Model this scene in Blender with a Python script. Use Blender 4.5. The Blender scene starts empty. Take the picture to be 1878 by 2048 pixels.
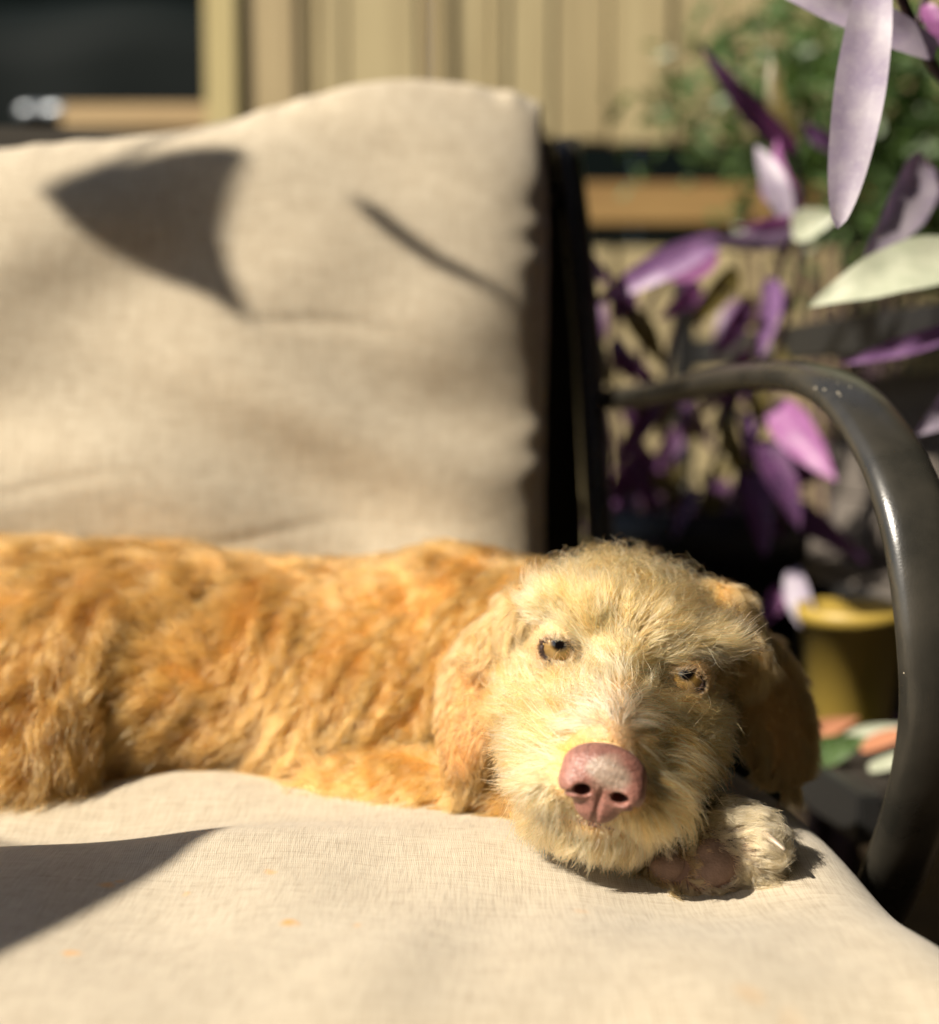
import bpy, bmesh, math, random, time
import numpy as np
from mathutils import Vector, Matrix, kdtree
T0 = time.time()
random.seed(7)
RNG = np.random.default_rng(11)

# ------------------------------------------------------------------ camera, sky, sun, exposure
SC = bpy.context.scene
COL = SC.collection
F, CX, CY = 2600.0, 939.0, 1024.0            # focal length and centre, in pixels of the photograph
PITCH = math.radians(4.92)
EYE = np.array([0.0, 0.0, 0.65])
FWD = np.array([0, math.cos(PITCH), -math.sin(PITCH)])
UPV = np.array([0, math.sin(PITCH), math.cos(PITCH)])
RGT = np.array([1.0, 0, 0])

cam_d = bpy.data.cameras.new('camera')
cam = bpy.data.objects.new('camera', cam_d); COL.objects.link(cam)
cam.location = EYE
cam.rotation_euler = (math.pi/2 - PITCH, 0, 0)
cam_d.sensor_fit = 'HORIZONTAL'; cam_d.sensor_width = 36
cam_d.lens = 36*F/1878
cam_d.clip_start = 0.02; cam_d.clip_end = 200
cam_d.dof.use_dof = True
cam_d.dof.focus_distance = 0.578
cam_d.dof.aperture_fstop = 3.3
SC.camera = cam

SUN_EL, SUN_AZ = math.radians(41), math.radians(56)      # azimuth: to the left of straight behind the camera
S = np.array([-math.cos(SUN_EL)*math.sin(SUN_AZ), -math.cos(SUN_EL)*math.cos(SUN_AZ), math.sin(SUN_EL)])
world = bpy.data.worlds.new('World'); SC.world = world; world.use_nodes = True
nt = world.node_tree
sky = nt.nodes.new('ShaderNodeTexSky'); sky.sky_type = 'NISHITA'; sky.sun_disc = False
sky.sun_elevation = SUN_EL
sky.sun_rotation = math.atan2(S[0], S[1])
bg = nt.nodes['Background']; bg.inputs['Strength'].default_value = 0.05
nt.links.new(sky.outputs[0], bg.inputs['Color'])
sun_d = bpy.data.lights.new('sun', 'SUN'); sun = bpy.data.objects.new('sun', sun_d); COL.objects.link(sun)
sun_d.energy = 5.0; sun_d.angle = math.radians(0.5); sun_d.color = (1.0, 0.905, 0.76)
sun.rotation_euler = Vector(S).to_track_quat('Z', 'Y').to_euler()
SC.view_settings.view_transform = 'Standard'; SC.view_settings.look = 'None'
SC.view_settings.exposure = 1.08; SC.view_settings.gamma = 1
SC.render.engine = 'CYCLES'
SC.cycles.max_bounces = 7; SC.cycles.diffuse_bounces = 3; SC.cycles.glossy_bounces = 4
SC.cycles.transmission_bounces = 6; SC.cycles.transparent_max_bounces = 8
SC.cycles.use_denoising = True
SC.cycles.sample_clamp_indirect = 6
SC.cycles_curves.shape = 'RIBBONS'

def P(px, py, d):
    """the point at depth d (metres along the view axis) that the photograph shows at px, py"""
    return EYE + FWD*d + RGT*((px-CX)/F*d) - UPV*((py-CY)/F*d)

BA = math.radians(8)                                     # the bench stands turned 8 degrees
A_ = np.array([math.cos(BA), math.sin(BA), 0]); B_ = np.array([-math.sin(BA), math.cos(BA), 0])
def bench(a, b, z): return A_*a + B_*b + np.array([0, 0, z])

# ------------------------------------------------------------------ helpers
def tag(o, label=None, cat=None, group=None, kind=None):
    if label: o['label'] = label
    if cat: o['category'] = cat
    if group: o['group'] = group
    if kind: o['kind'] = kind
    return o
def empty(name, loc, label, cat, group=None):
    o = bpy.data.objects.new(name, None); COL.objects.link(o); o.location = loc
    o.empty_display_size = .05
    return tag(o, label, cat, group)
def link(name, me, mat, parent=None, smooth=True):
    o = bpy.data.objects.new(name, me); COL.objects.link(o)
    if mat is not None and not me.materials: me.materials.append(mat)
    if parent is not None:
        o.parent = parent
        pl = np.array(parent.location)
        pp = parent.parent
        while pp is not None:
            pl = pl + np.array(pp.location); pp = pp.parent
        o.location = -pl                                   # meshes below are in world coordinates
    if smooth and me.polygons: me.polygons.foreach_set('use_smooth', [True]*len(me.polygons))
    return o
def pyd(name, v, f, mat, parent=None, smooth=True):
    me = bpy.data.meshes.new(name); me.from_pydata([tuple(map(float, x)) for x in v], [], [tuple(map(int, x)) for x in f]); me.update()
    return link(name, me, mat, parent, smooth)
def bm_obj(name, bm, mat, parent=None, smooth=False):
    bmesh.ops.recalc_face_normals(bm, faces=bm.faces)
    me = bpy.data.meshes.new(name); bm.to_mesh(me); bm.free()
    return link(name, me, mat, parent, smooth)
def box(name, c, ax, half, mat, parent=None, bev=.002, jit=0):
    """box with centre c, three axes ax and half sizes, bevelled"""
    bm = bmesh.new(); bmesh.ops.create_cube(bm, size=2)
    for v in bm.verts:
        w = v.co
        q = np.array(c)+sum(np.array(ax[i])*half[i]*w[i] for i in range(3))
        v.co = q + (RNG.normal(size=3)*jit if jit else 0)
    if bev: bmesh.ops.bevel(bm, geom=bm.edges[:], offset=bev, segments=2, affect='EDGES')
    return bm_obj(name, bm, mat, parent)
XYZ = (np.array([1., 0, 0]), np.array([0, 1., 0]), np.array([0, 0, 1.]))
BXYZ = (A_, B_, XYZ[2])
BS = .075
def catmull(pts, n=10):
    pts = [np.array(p, float) for p in pts]
    pts = [2*pts[0]-pts[1]]+pts+[2*pts[-1]-pts[-2]]
    out = []
    for i in range(1, len(pts)-2):
        for k in range(n):
            t = k/n; a, b, c, d = pts[i-1:i+3]
            out.append(.5*((2*b)+(-a+c)*t+(2*a-5*b+4*c-d)*t*t+(-a+3*b-3*c+d)*t**3))
    out.append(pts[-2]); return np.array(out)
def sweep(name, path, ru, rv, uref, mat, parent=None, seg=16, power=2.0, closed_ends=True):
    """a tube along path with half widths ru (along uref) and rv; power > 2 squares the section off"""
    path = np.array(path); n = len(path); V = []; Fc = []
    tan = np.gradient(path, axis=0); tan /= np.linalg.norm(tan, axis=1)[:, None]
    ru = np.broadcast_to(ru, n); rv = np.broadcast_to(rv, n)
    for i in range(n):
        u = np.array(uref, float); u = u-tan[i]*np.dot(u, tan[i]); u /= np.linalg.norm(u); w = np.cross(tan[i], u)
        for k in range(seg):
            a = 2*math.pi*k/seg; c, s = math.cos(a), math.sin(a)
            c = math.copysign(abs(c)**(2/power), c); s = math.copysign(abs(s)**(2/power), s)
            V.append(path[i]+u*c*ru[i]+w*s*rv[i])
    for i in range(n-1):
        for k in range(seg):
            k2 = (k+1) % seg
            Fc.append((i*seg+k, i*seg+k2, (i+1)*seg+k2, (i+1)*seg+k))
    if closed_ends: Fc.append(tuple(range(seg))[::-1]); Fc.append(tuple((n-1)*seg+k for k in range(seg)))
    return pyd(name, V, Fc, mat, parent)
def lathe(name, c, prof, mat, parent=None, seg=40):
    V = []; Fc = []
    for r, z in prof:
        for k in range(seg):
            a = 2*math.pi*k/seg; V.append((c[0]+r*math.cos(a), c[1]+r*math.sin(a), c[2]+z))
    for i in range(len(prof)-1):
        for k in range(seg):
            k2 = (k+1) % seg; Fc.append((i*seg+k, i*seg+k2, (i+1)*seg+k2, (i+1)*seg+k))
    Fc.append(tuple(range(seg))[::-1]); Fc.append(tuple((len(prof)-1)*seg+k for k in range(seg)))
    return pyd(name, V, Fc, mat, parent)
def vnoise(p, wl, seed, oct=7):
    r = np.random.default_rng(seed); out = np.zeros((len(p), 3), np.float32)
    for _ in range(oct):
        k = r.normal(size=3); k /= np.linalg.norm(k); k *= 2*math.pi/(wl*r.uniform(.7, 1.5))
        out += np.sin(p@k+r.uniform(0, 6.28))[:, None]*r.normal(size=3)*(1.2/math.sqrt(oct))
    return out
def snoise(p, wl, seed, oct=7): return vnoise(p, wl, seed, oct)[:, 0]

# ------------------------------------------------------------------ materials
def mat(name, col, rough=.6, spec=.5, metal=0, sub=0):
    m = bpy.data.materials.new(name); m.use_nodes = True
    b = m.node_tree.nodes['Principled BSDF']
    b.inputs['Base Color'].default_value = (*col, 1); b.inputs['Roughness'].default_value = rough
    b.inputs['Specular IOR Level'].default_value = spec; b.inputs['Metallic'].default_value = metal
    return m
class N:
    """small helper for node graphs"""
    def __init__(s, m): s.t = m.node_tree; s.b = s.t.nodes['Principled BSDF']
    def n(s, typ, **kw):
        x = s.t.nodes.new(typ)
        for k, v in kw.items():
            if k in x.inputs: x.inputs[k].default_value = v
            else: setattr(x, k, v)
        return x
    def l(s, a, b): s.t.links.new(a, b)
    def coord(s, scale=(1, 1, 1), rot=(0, 0, 0)):
        tc = s.n('ShaderNodeTexCoord'); mp = s.n('ShaderNodeMapping')
        mp.inputs['Scale'].default_value = scale; mp.inputs['Rotation'].default_value = rot
        s.l(tc.outputs['Object'], mp.inputs['Vector']); return mp.outputs[0]
    def noise(s, vec, scale, detail=4, rough=.55):
        x = s.n('ShaderNodeTexNoise'); x.inputs['Scale'].default_value = scale; x.inputs['Detail'].default_value = detail
        x.inputs['Roughness'].default_value = rough; s.l(vec, x.inputs['Vector']); return x.outputs['Fac']
    def ramp(s, fac, stops):
        r = s.n('ShaderNodeValToRGB'); e = r.color_ramp.elements
        while len(e) < len(stops): e.new(.5)
        for i, (p, c) in enumerate(stops): e[i].position = p; e[i].color = (*c, 1)
        s.l(fac, r.inputs[0]); return r.outputs[0]
    def math(s, op, a, b=None, c=None, clamp=False):
        x = s.n('ShaderNodeMath'); x.operation = op; x.use_clamp = clamp
        for i, v in enumerate((a, b, c)):
            if v is None: continue
            if isinstance(v, (int, float)): x.inputs[i].default_value = v
            else: s.l(v, x.inputs[i])
        return x.outputs[0]
    def mix(s, fac, a, b, typ='MIX'):
        x = s.n('ShaderNodeMix'); x.data_type = 'RGBA'; x.blend_type = typ
        for i, v in ((0, fac), (6, a), (7, b)):
            if isinstance(v, (int, float)): x.inputs[i].default_value = v
            elif isinstance(v, tuple): x.inputs[i].default_value = (*v, 1)
            else: s.l(v, x.inputs[i])
        return x.outputs[2]
    def bump(s, h, strength, dist):
        x = s.n('ShaderNodeBump'); x.inputs['Strength'].default_value = strength; x.inputs['Distance'].default_value = dist
        s.l(h, x.inputs['Height']); s.l(x.outputs[0], s.b.inputs['Normal'])

def linen(name, spots, uaxis, rot):
    """woven beige outdoor fabric: threads across and along, faint blotches, a few orange stains"""
    m = mat(name, (.5, .42, .3), .92, .15); g = N(m)
    th1 = g.noise(g.coord((60, 2600, 60) if uaxis == 'xy' else (60, 60, 2600), rot), 1, 2)
    th2 = g.noise(g.coord((2600, 60, 60), rot), 1, 2)
    big = g.noise(g.coord(), 9, 4); fine = g.noise(g.coord(), 70, 5, .65)
    base = g.ramp(g.math('MULTIPLY_ADD', big, .5, g.math('MULTIPLY', fine, .5)), [(.32, (.36, .305, .225)), (.68, (.445, .388, .297))])
    thr = g.math('ADD', th1, th2)
    thc = g.ramp(g.math('MULTIPLY', thr, .5), [(.38, (.58, .55, .50)), (.52, (1, 1, 1)), (.68, (1.08, 1.07, 1.05))])
    col = g.mix(.85, base, thc, 'MULTIPLY')
    tc = g.n('ShaderNodeTexCoord')
    wob = g.n('ShaderNodeTexNoise'); wob.inputs['Scale'].default_value = 120
    g.l(tc.outputs['Object'], wob.inputs['Vector'])
    ad = g.n('ShaderNodeVectorMath'); ad.operation = 'MULTIPLY_ADD'; ad.inputs[1].default_value = (.008, .008, .008)
    g.l(wob.outputs['Color'], ad.inputs[0]); g.l(tc.outputs['Object'], ad.inputs[2])
    for (q, r, c) in spots:
        ds = g.n('ShaderNodeVectorMath'); ds.operation = 'DISTANCE'; g.l(ad.outputs[0], ds.inputs[0])
        ds.inputs[1].default_value = (q[0]+.004, q[1]+.004, q[2]+.004)
        k = g.n('ShaderNodeMapRange'); k.inputs['From Min'].default_value = r*1.3; k.inputs['From Max'].default_value = r*.5
        g.l(ds.outputs['Value'], k.inputs['Value'])
        col = g.mix(g.math('MULTIPLY', k.outputs[0], c), col, (.52, .25, .05))
    g.l(col, g.b.inputs['Base Color'])
    w1 = g.n('ShaderNodeTexWave'); w1.inputs['Scale'].default_value = 330; w1.bands_direction = 'X'; w1.inputs['Distortion'].default_value = .6
    w2 = g.n('ShaderNodeTexWave'); w2.inputs['Scale'].default_value = 330; w2.bands_direction = 'Y' if uaxis == 'xy' else 'Z'; w2.inputs['Distortion'].default_value = .6
    g.l(g.coord((1, 1, 1), rot), w1.inputs['Vector']); g.l(g.coord((1, 1, 1), rot), w2.inputs['Vector'])
    h = g.math('ADD', g.math('MULTIPLY', g.math('MULTIPLY', w1.outputs['Fac'], w2.outputs['Fac']), .35), g.math('MULTIPLY', thr, .8))
    g.bump(h, .55, .0006)
    g.b.inputs['Sheen Weight'].default_value = .15; g.b.inputs['Sheen Roughness'].default_value = .5
    return m
def wood(name, a, b, axis='z', rough=.8):
    m = mat(name, a, rough, .25); g = N(m)
    sc = {'z': (40, 40, 2.2), 'x': (2.2, 40, 40), 'y': (40, 2.2, 40)}[axis]
    oi = g.n('ShaderNodeObjectInfo')
    v = g.n('ShaderNodeVectorMath'); v.operation = 'MULTIPLY_ADD'; v.inputs[1].default_value = (9, 9, 9)
    g.l(oi.outputs['Random'], v.inputs[0]); g.l(g.coord(sc), v.inputs[2])
    gr = g.noise(v.outputs[0], 1.2, 6, .6); bl = g.noise(g.coord(), 5, 3)
    c = g.ramp(gr, [(.3, b), (.62, a)])
    c = g.mix(g.math('MULTIPLY', bl, .5), c, tuple(x*.72 for x in a))
    tint = g.ramp(oi.outputs['Random'], [(0, (.82, .80, .74)), (.5, (1, 1, .94)), (1, (.95, .90, .85))])
    g.l(g.mix(1, c, tint, 'MULTIPLY'), g.b.inputs['Base Color']); g.bump(gr, .5, .002)
    return m
def metal_black():
    m = mat('powder_coated_metal', (.028, .026, .022), .38, .5); g = N(m)
    n1 = g.noise(g.coord(), 900, 3); n2 = g.noise(g.coord((1, 1, 1)), 30, 4)
    v = g.n('ShaderNodeTexVoronoi'); v.inputs['Scale'].default_value = 130; g.l(g.coord(), v.inputs['Vector'])
    vm = g.noise(g.coord(), 24, 3)
    speck = g.math('MULTIPLY', g.math('LESS_THAN', v.outputs['Distance'], .085), g.math('GREATER_THAN', vm, .60))
    dust = g.ramp(n2, [(.35, (.018, .017, .014)), (.75, (.036, .032, .025))])
    g.l(g.mix(speck, dust, (.45, .40, .3)), g.b.inputs['Base Color'])
    g.l(g.math('MULTIPLY_ADD', n2, .18, .20), g.b.inputs['Roughness']); g.b.inputs['Coat Weight'].default_value = .3; g.b.inputs['Coat Roughness'].default_value = .2
    g.bump(n1, .25, .0004); return m
def leafmat(name, a, b, trans, rough=.45, vein=True):
    """a leaf: base colour from a to b with fine streaks, some light through it"""
    m = mat(name, a, rough, .45); g = N(m)
    st = g.noise(g.coord((1, 1, 1)), 60, 5); sp = g.noise(g.coord(), 700, 2)
    c = g.ramp(st, [(.3, a), (.7, b)])
    c = g.mix(g.math('MULTIPLY', g.math('GREATER_THAN', sp, .62), .18), c, (.7, .66, .68))
    g.l(c, g.b.inputs['Base Color']); g.bump(st, .2, .0008)
    tr = g.n('ShaderNodeBsdfTranslucent'); tr.inputs['Color'].default_value = (*trans, 1)
    mx = g.n('ShaderNodeMixShader'); mx.inputs[0].default_value = .32
    out = g.t.nodes['Material Output']
    g.l(g.b.outputs[0], mx.inputs[1]); g.l(tr.outputs[0], mx.inputs[2]); g.l(mx.outputs[0], out.inputs['Surface'])
    return m

M = {}
M['metal'] = metal_black()
M['sling'] = mat('dark_sling_fabric', (.018, .015, .011), .85, .2)
M['fence'] = wood('treated_pine', (.39, .325, .195), (.24, .19, .105), 'z')
M['fencepost'] = wood('treated_pine_post', (.43, .36, .19), (.33, .27, .13), 'z')
M['rail'] = wood('rail_pine', (.30, .19, .075), (.19, .11, .045), 'x')
M['railtan'] = wood('rail_tan', (.42, .32, .18), (.30, .21, .11), 'x')
M['grey'] = wood('weathered_grey_boards', (.15, .135, .125), (.085, .075, .07), 'y')
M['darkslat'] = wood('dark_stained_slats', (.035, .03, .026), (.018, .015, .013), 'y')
M['blackedge'] = mat('black_painted_edge', (.012, .012, .012), .5)
M['dark'] = mat('backing_black', (.004, .006, .006), 1, 0)
M['tarp'] = mat('black_cover', (.003, .005, .005), .7, .06)
M['silver'] = mat('brushed_steel', (.24, .26, .28), .5, .5, 1)
M['blackpot'] = mat('black_plastic_pot', (.010, .010, .011), .5, .3)
M['yellow'] = mat('yellow_ochre_plastic', (.30, .21, .04), .5, .4)
M['terracotta'] = mat('terracotta', (.30, .13, .07), .85, .2)
M['soil'] = mat('soil', (.02, .014, .009), .95, .1)
M['lav'] = leafmat('leaf_lavender_grey', (.25, .205, .30), (.40, .36, .41), (.30, .20, .35))
M['violet'] = leafmat('leaf_violet', (.14, .06, .18), (.24, .13, .28), (.24, .09, .27))
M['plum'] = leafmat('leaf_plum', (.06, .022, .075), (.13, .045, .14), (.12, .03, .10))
M['pink'] = leafmat('leaf_magenta', (.22, .07, .21), (.34, .13, .31), (.34, .09, .30))
M['pale'] = leafmat('leaf_pale_green', (.34, .37, .27), (.48, .50, .38), (.35, .38, .2))
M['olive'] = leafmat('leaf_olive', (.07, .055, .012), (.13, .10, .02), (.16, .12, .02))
M['stem'] = mat('dark_purple_stem', (.03, .012, .02), .5)
M['green'] = leafmat('leaf_green', (.045, .085, .022), (.09, .16, .05), (.10, .18, .03))
M['bigleaf'] = leafmat('leaf_big_green', (.04, .09, .02), (.07, .13, .035), (.03, .06, .01))

# ------------------------------------------------------------------ the setting: ground, dark wall, fence
def ground_mat():
    m = mat('mulched_ground', (.05, .04, .03), .95, .1); g = N(m)
    a = g.noise(g.coord(), 14, 6, .7); b = g.noise(g.coord(), 90, 4)
    c = g.ramp(g.math('MULTIPLY_ADD', a, .5, g.math('MULTIPLY', b, .5)), [(.35, (.02, .015, .010)), (.65, (.11, .08, .05))])
    g.l(c, g.b.inputs['Base Color']); g.bump(b, 1, .02); return m
gm = ground_mat()
nx = 60; V = []; Fc = []
for j in range(nx+1):
    for i in range(nx+1):
        x = (i/nx*2-1); y = (j/nx*2-1)
        x = math.copysign(abs(x)**2.2, x)*60; y = math.copysign(abs(y)**2.2, y)*60
        V.append((x, y, .012*math.sin(7*x+3*y)*math.sin(5*y-2*x) if abs(x)+abs(y) < 5 else 0))
for j in range(nx):
    for i in range(nx): k = j*(nx+1)+i; Fc.append((k, k+1, k+nx+2, k+nx+1))
tag(pyd('ground', V, Fc, gm), kind='structure')

FY = 2.0
def fx(px): return P(px, 800, FY)[0]
def fz(py): return P(939, py, FY)[2]
fence = empty('wooden_fence', (0.6, FY, 0), 'sunlit pale pine fence of upright boards behind the bench', 'fence')
edges = [500, 606, 640, 700, 842, 872, 905, 985, 1012, 1100, 1212, 1330, 1452, 1560, 1670, 1790, 1905, 2020, 2140, 2260]
zb = fz(292)
for k in range(len(edges)-1):
    x0, x1 = fx(edges[k]), fx(edges[k+1]); yy = FY+[0, .008, .003, .006, .010][k % 5]+random.uniform(-.002, .002)
    zz0 = zb+random.uniform(-.006, .006)
    box('picket', ((x0+x1)/2, yy, (zz0+1.75)/2), XYZ, ((x1-x0)/2-.001, .009, (1.75-zz0)/2), M['fence'], fence, .003, .0008)
box('post', (fx(462), FY-.004, .875), XYZ, ((fx(500)-fx(425))/2-.003, .02, .875), M['fencepost'], fence, .005)
box('post', (fx(2300), FY-.02, .875), XYZ, (.045, .045, .875), M['fencepost'], fence, .005)
box('rail', ((fx(500)+fx(2270))/2, FY+.02, (fz(372)+fz(455))/2), XYZ, ((fx(2270)-fx(500))/2, .02, (fz(372)-fz(455))/2), M['rail'], fence, .004)
lz = fz(502)
xx = fx(505)
while xx < fx(2260):
    w = random.uniform(.085, .1)
    box('picket', (xx+w/2, FY+random.uniform(-.004, .004), lz/2+.01), XYZ, (w/2-.003, .009, lz/2-.01), M['fence'], fence, .003, .0008)
    xx += w
backing = empty('dark_backing_wall', (0, 3.2, 0), 'added near-black shed wall in deep shade behind the fence', 'backing')  # dark backing added behind the gaps; near-black colour stands in for shade
for k in range(26):
    box('wall_board', (-2.6+k*.24, 3.2, 1.25), XYZ, (.118, .015, 1.25), M['dark'], backing, .003)
box('roof', (.5, 3.6, 2.56), XYZ, (3.4, .7, .05), M['dark'], backing, .01)
# left: tan rail and a covered barbecue in front of the shed
lr = empty('low_timber_rail', (-.7, 2.2, 0), 'pale timber rail on short posts left of the fence post', 'rail')
ra, rb = P(170, 250, 2.2), P(432, 248, 2.2)
box('rail', ((ra[0]+rb[0])/2, 2.2, ra[2]), XYZ, ((rb[0]-ra[0])/2+.02, .02, .021), M['railtan'], lr, .004)
for px in (190, 400):
    q = P(px, 250, 2.2); box('post', (q[0], 2.235, q[2]/2), XYZ, (.03, .014, q[2]/2), M['railtan'], lr, .004)
grill = empty('covered_grill', (-.86, 2.6, 0), 'barbecue grill under a dark fitted cover with steel handle', 'grill')
bm = bmesh.new(); bmesh.ops.create_grid(bm, x_segments=40, y_segments=40, size=1)
for v in bm.verts:
    u, w = v.co.x, v.co.y; r = max(abs(u), abs(w))
    top = min(1, r/.62); sc_ = .62 if r > .62 else r
    uu, ww = (u/r*min(r, .64), w/r*min(r, .64)) if r > 0 else (0, 0)
    h = 1.30+.10*math.cos(ww*2.2) if r <= .62 else 1.30*(1-(r-.62)/.38)+.04
    fl = 1+.16*max(0, (r-.62)/.38)*(1+.5*math.sin(14*math.atan2(w, u)))
    v.co = (-.86+uu*.72*fl, 2.6+ww*.42*fl, h+.02*math.sin(9*u+4*w)*top)
bm_obj('cover', bm, M['tarp'], grill, True)
pa, pb = P(50, 226, 2.25), P(135, 224, 2.25)
sweep('handle', catmull([pa+[0, .07, 0], pa, (pa+pb)/2, pb, pb+[0, .07, 0]], 6), .014, .014, (0, 0, 1), M['silver'], grill)

# ------------------------------------------------------------------ bench frame (metal)
bench_o = empty('garden_bench', tuple(bench(-.42, .66, 0)), 'black metal garden bench with a looped flat arm', 'bench')
arm_px = [(1222, 800, 1.02), (1330, 786, .95), (1440, 764, .87), (1545, 752, .79), (1640, 765, .725), (1715, 815, .68), (1778, 905, .645), (1822, 1015, .622), (1850, 1140, .61), (1868, 1290, .605), (1872, 1420, .61), (1855, 1540, .625), (1828, 1640, .645), (1790, 1740, .67), (1740, 1850, .71)]
path = catmull([P(*q) for q in arm_px], 10)
sweep('arm', path, .0178, .0090, A_, M['metal'], bench_o, 32, 2.3)
# back frame: posts, top tube, sling panel
bx_r = .175
def bp(a, b, z): return bench(a+BS, b, z)
back_r = [bp(.165, .98, .02), bp(.165, .96, .42), bp(.160, 1.01, .70), bp(.150, 1.045, .855)]
sweep('back_post', catmull(back_r, 8), .011, .014, A_, M['metal'], bench_o, 14, 2.6)
back_l = [q-A_*1.20 for q in back_r]
sweep('back_post', catmull(back_l, 8), .011, .014, A_, M['metal'], bench_o, 14, 2.6)
sweep('top_rail', [bp(-1.047+t*1.194, 1.035, .81) for t in np.linspace(0, 1, 9)], .012, .012, B_, M['metal'], bench_o, 12)
V = []; Fc = []; pr = catmull(back_r[1:], 8)
for i, q in enumerate(pr):
    for t in np.linspace(0, 1, 7): V.append(q-A_*(.012+t*1.176)+B_*.006*math.sin(math.pi*t))
for i in range(len(pr)-1):
    for k in range(6): Fc.append((i*7+k, i*7+k+1, i*7+k+8, i*7+k+7))
pn = pyd('back_panel', V, Fc, M['sling'], bench_o); sm = pn.modifiers.new('s', 'SOLIDIFY'); sm.thickness = .006
box('seat_rail', bp(-.435, .375, .33), BXYZ, (.62, .014, .014), M['metal'], bench_o, .004)
box('seat_rail', bp(-.435, .95, .33), BXYZ, (.62, .014, .014), M['metal'], bench_o, .004)
for a in (.175, -1.045): box('seat_rail', bp(a, .66, .33), BXYZ, (.012, .27, .014), M['metal'], bench_o, .004)
box('seat_panel', bp(-.435, .66, .322), BXYZ, (.60, .27, .004), M['sling'], bench_o, .001)
for a in (.175, -1.045):
    sweep('leg', [bp(a, .375, .0), bp(a, .375, .33)], .013, .013, A_, M['metal'], bench_o, 12)
la = path-A_*1.25
sweep('arm', la, .0185, .0085, A_, M['metal'], bench_o, 20, 2.7)

# ------------------------------------------------------------------ cushions
def sstep(a, b, x): t = np.clip((x-a)/(b-a), 0, 1); return t*t*(3-2*t)
def gauss(x, y, cx, cy, sx, sy, rot=0):
    c, s = math.cos(rot), math.sin(rot); dx, dy = x-cx, y-cy
    return np.exp(-((c*dx+s*dy)/sx)**2-((-s*dx+c*dy)/sy)**2)
def seat_h(x, y):
    """height of the seat cushion's top over world x, y"""
    z = np.full_like(x, .449)
    z += .005*gauss(x, y, -.08, .585, .13, .030, .04)          # puffed ridge in front of the elbow
    z -= .017*gauss(x, y, -.24, .615, .14, .032, .10)          # valley behind it
    z += .001*gauss(x, y, -.22, .69, .12, .035, -.05)          # second puff, before the belly
    z -= .013*gauss(x, y, .095, .545, .085, .055)              # pressed down by chin and paw
    z += .006*gauss(x, y, .175, .64, .04, .06)
    z += .0016*np.sin(38*x+9*y+1.3*np.sin(21*y))*gauss(x, y, .02, .42, .25, .1)
    z += .0009*np.sin(75*x-31*y+2*np.sin(17*x))*gauss(x, y, -.05, .47, .3, .1)
    z += .0018*np.sin(23*x+41*y)*np.sin(31*x-17*y+1)
    return z
def pillow(name, nu, nv, lu, lv, fn, matl, e=2.6, th=None):
    """closed cushion: top sheet fn(u,v,w) for w = +1 and bottom for w = -1, u, v in -1..1"""
    us = np.sin(np.linspace(-1, 1, nu)*math.pi/2*.999)*.5+np.linspace(-1, 1, nu)*.5
    vs = np.sin(np.linspace(-1, 1, nv)*math.pi/2*.999)*.5+np.linspace(-1, 1, nv)*.5
    U, W = np.meshgrid(us, vs); pts = []
    for w in (1, -1): pts.append(fn(U.ravel(), W.ravel(), w))
    V = np.concatenate(pts); n = nu*nv; Fc = []
    for j in range(nv-1):
        for i in range(nu-1):
            k = j*nu+i; Fc.append((k, k+1, k+nu+1, k+nu)); Fc.append((n+k, n+k+nu, n+k+nu+1, n+k+1))
    rim = [i for i in range(nu)]+[j*nu+nu-1 for j in range(1, nv)]+[(nv-1)*nu+i for i in range(nu-2, -1, -1)]+[j*nu for j in range(nv-2, 0, -1)]
    for a, b in zip(rim, rim[1:]+rim[:1]): Fc.append((b, a, n+a, n+b))
    return pyd(name, V, Fc, matl)
def seat_fn(u, v, w):
    a = -.44+.083+u*.628; b = .665+v*.30
    # round the corners
    x = A_[0]*a+B_[0]*b; y = A_[1]*a+B_[1]*b
    du = (1-np.abs(u))*.628; dv = (1-np.abs(v))*.30
    r = .055
    def fall(d): t = np.clip(1-d/r, 0, 1); return 1-np.sqrt(np.maximum(1-t*t, 0))
    f = np.clip(np.sqrt(fall(du)**2+fall(dv)**2), 0, 1)
    if w > 0: z = seat_h(x, y)-f*.05
    else: z = .345+f*.045+0*x
    return np.stack([x, y, z], 1)
spots = [(P(578, 1850, .50), .0035, .8), (P(146, 1890, .478), .003, .7), (P(212, 1782, .54), .0035, .6), (P(240, 1770, .545), .002, .5), (P(540, 1756, .55), .0025, .45), (P(370, 1786, .535), .0022, .4), (P(712, 1850, .50), .002, .35), (P(1500, 1975, .44), .006, .16), (P(1595, 2000, .43), .006, .14), (P(1160, 1790, .53), .004, .2)]
sp2 = []
for q, r, c in spots:
    q = np.array(q); zz = float(seat_h(np.array([q[0]]), np.array([q[1]]))[0]); sp2.append(((q[0], q[1], zz), r, c))
M['seat_linen'] = linen('seat_linen', sp2, 'xy', (0, 0, -BA))
seat = pillow('seat_cushion', 300, 170, 0, 0, seat_fn, M['seat_linen'])
tag(seat, 'beige linen seat cushion under the lying dog, faint orange stains', 'cushion')

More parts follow.
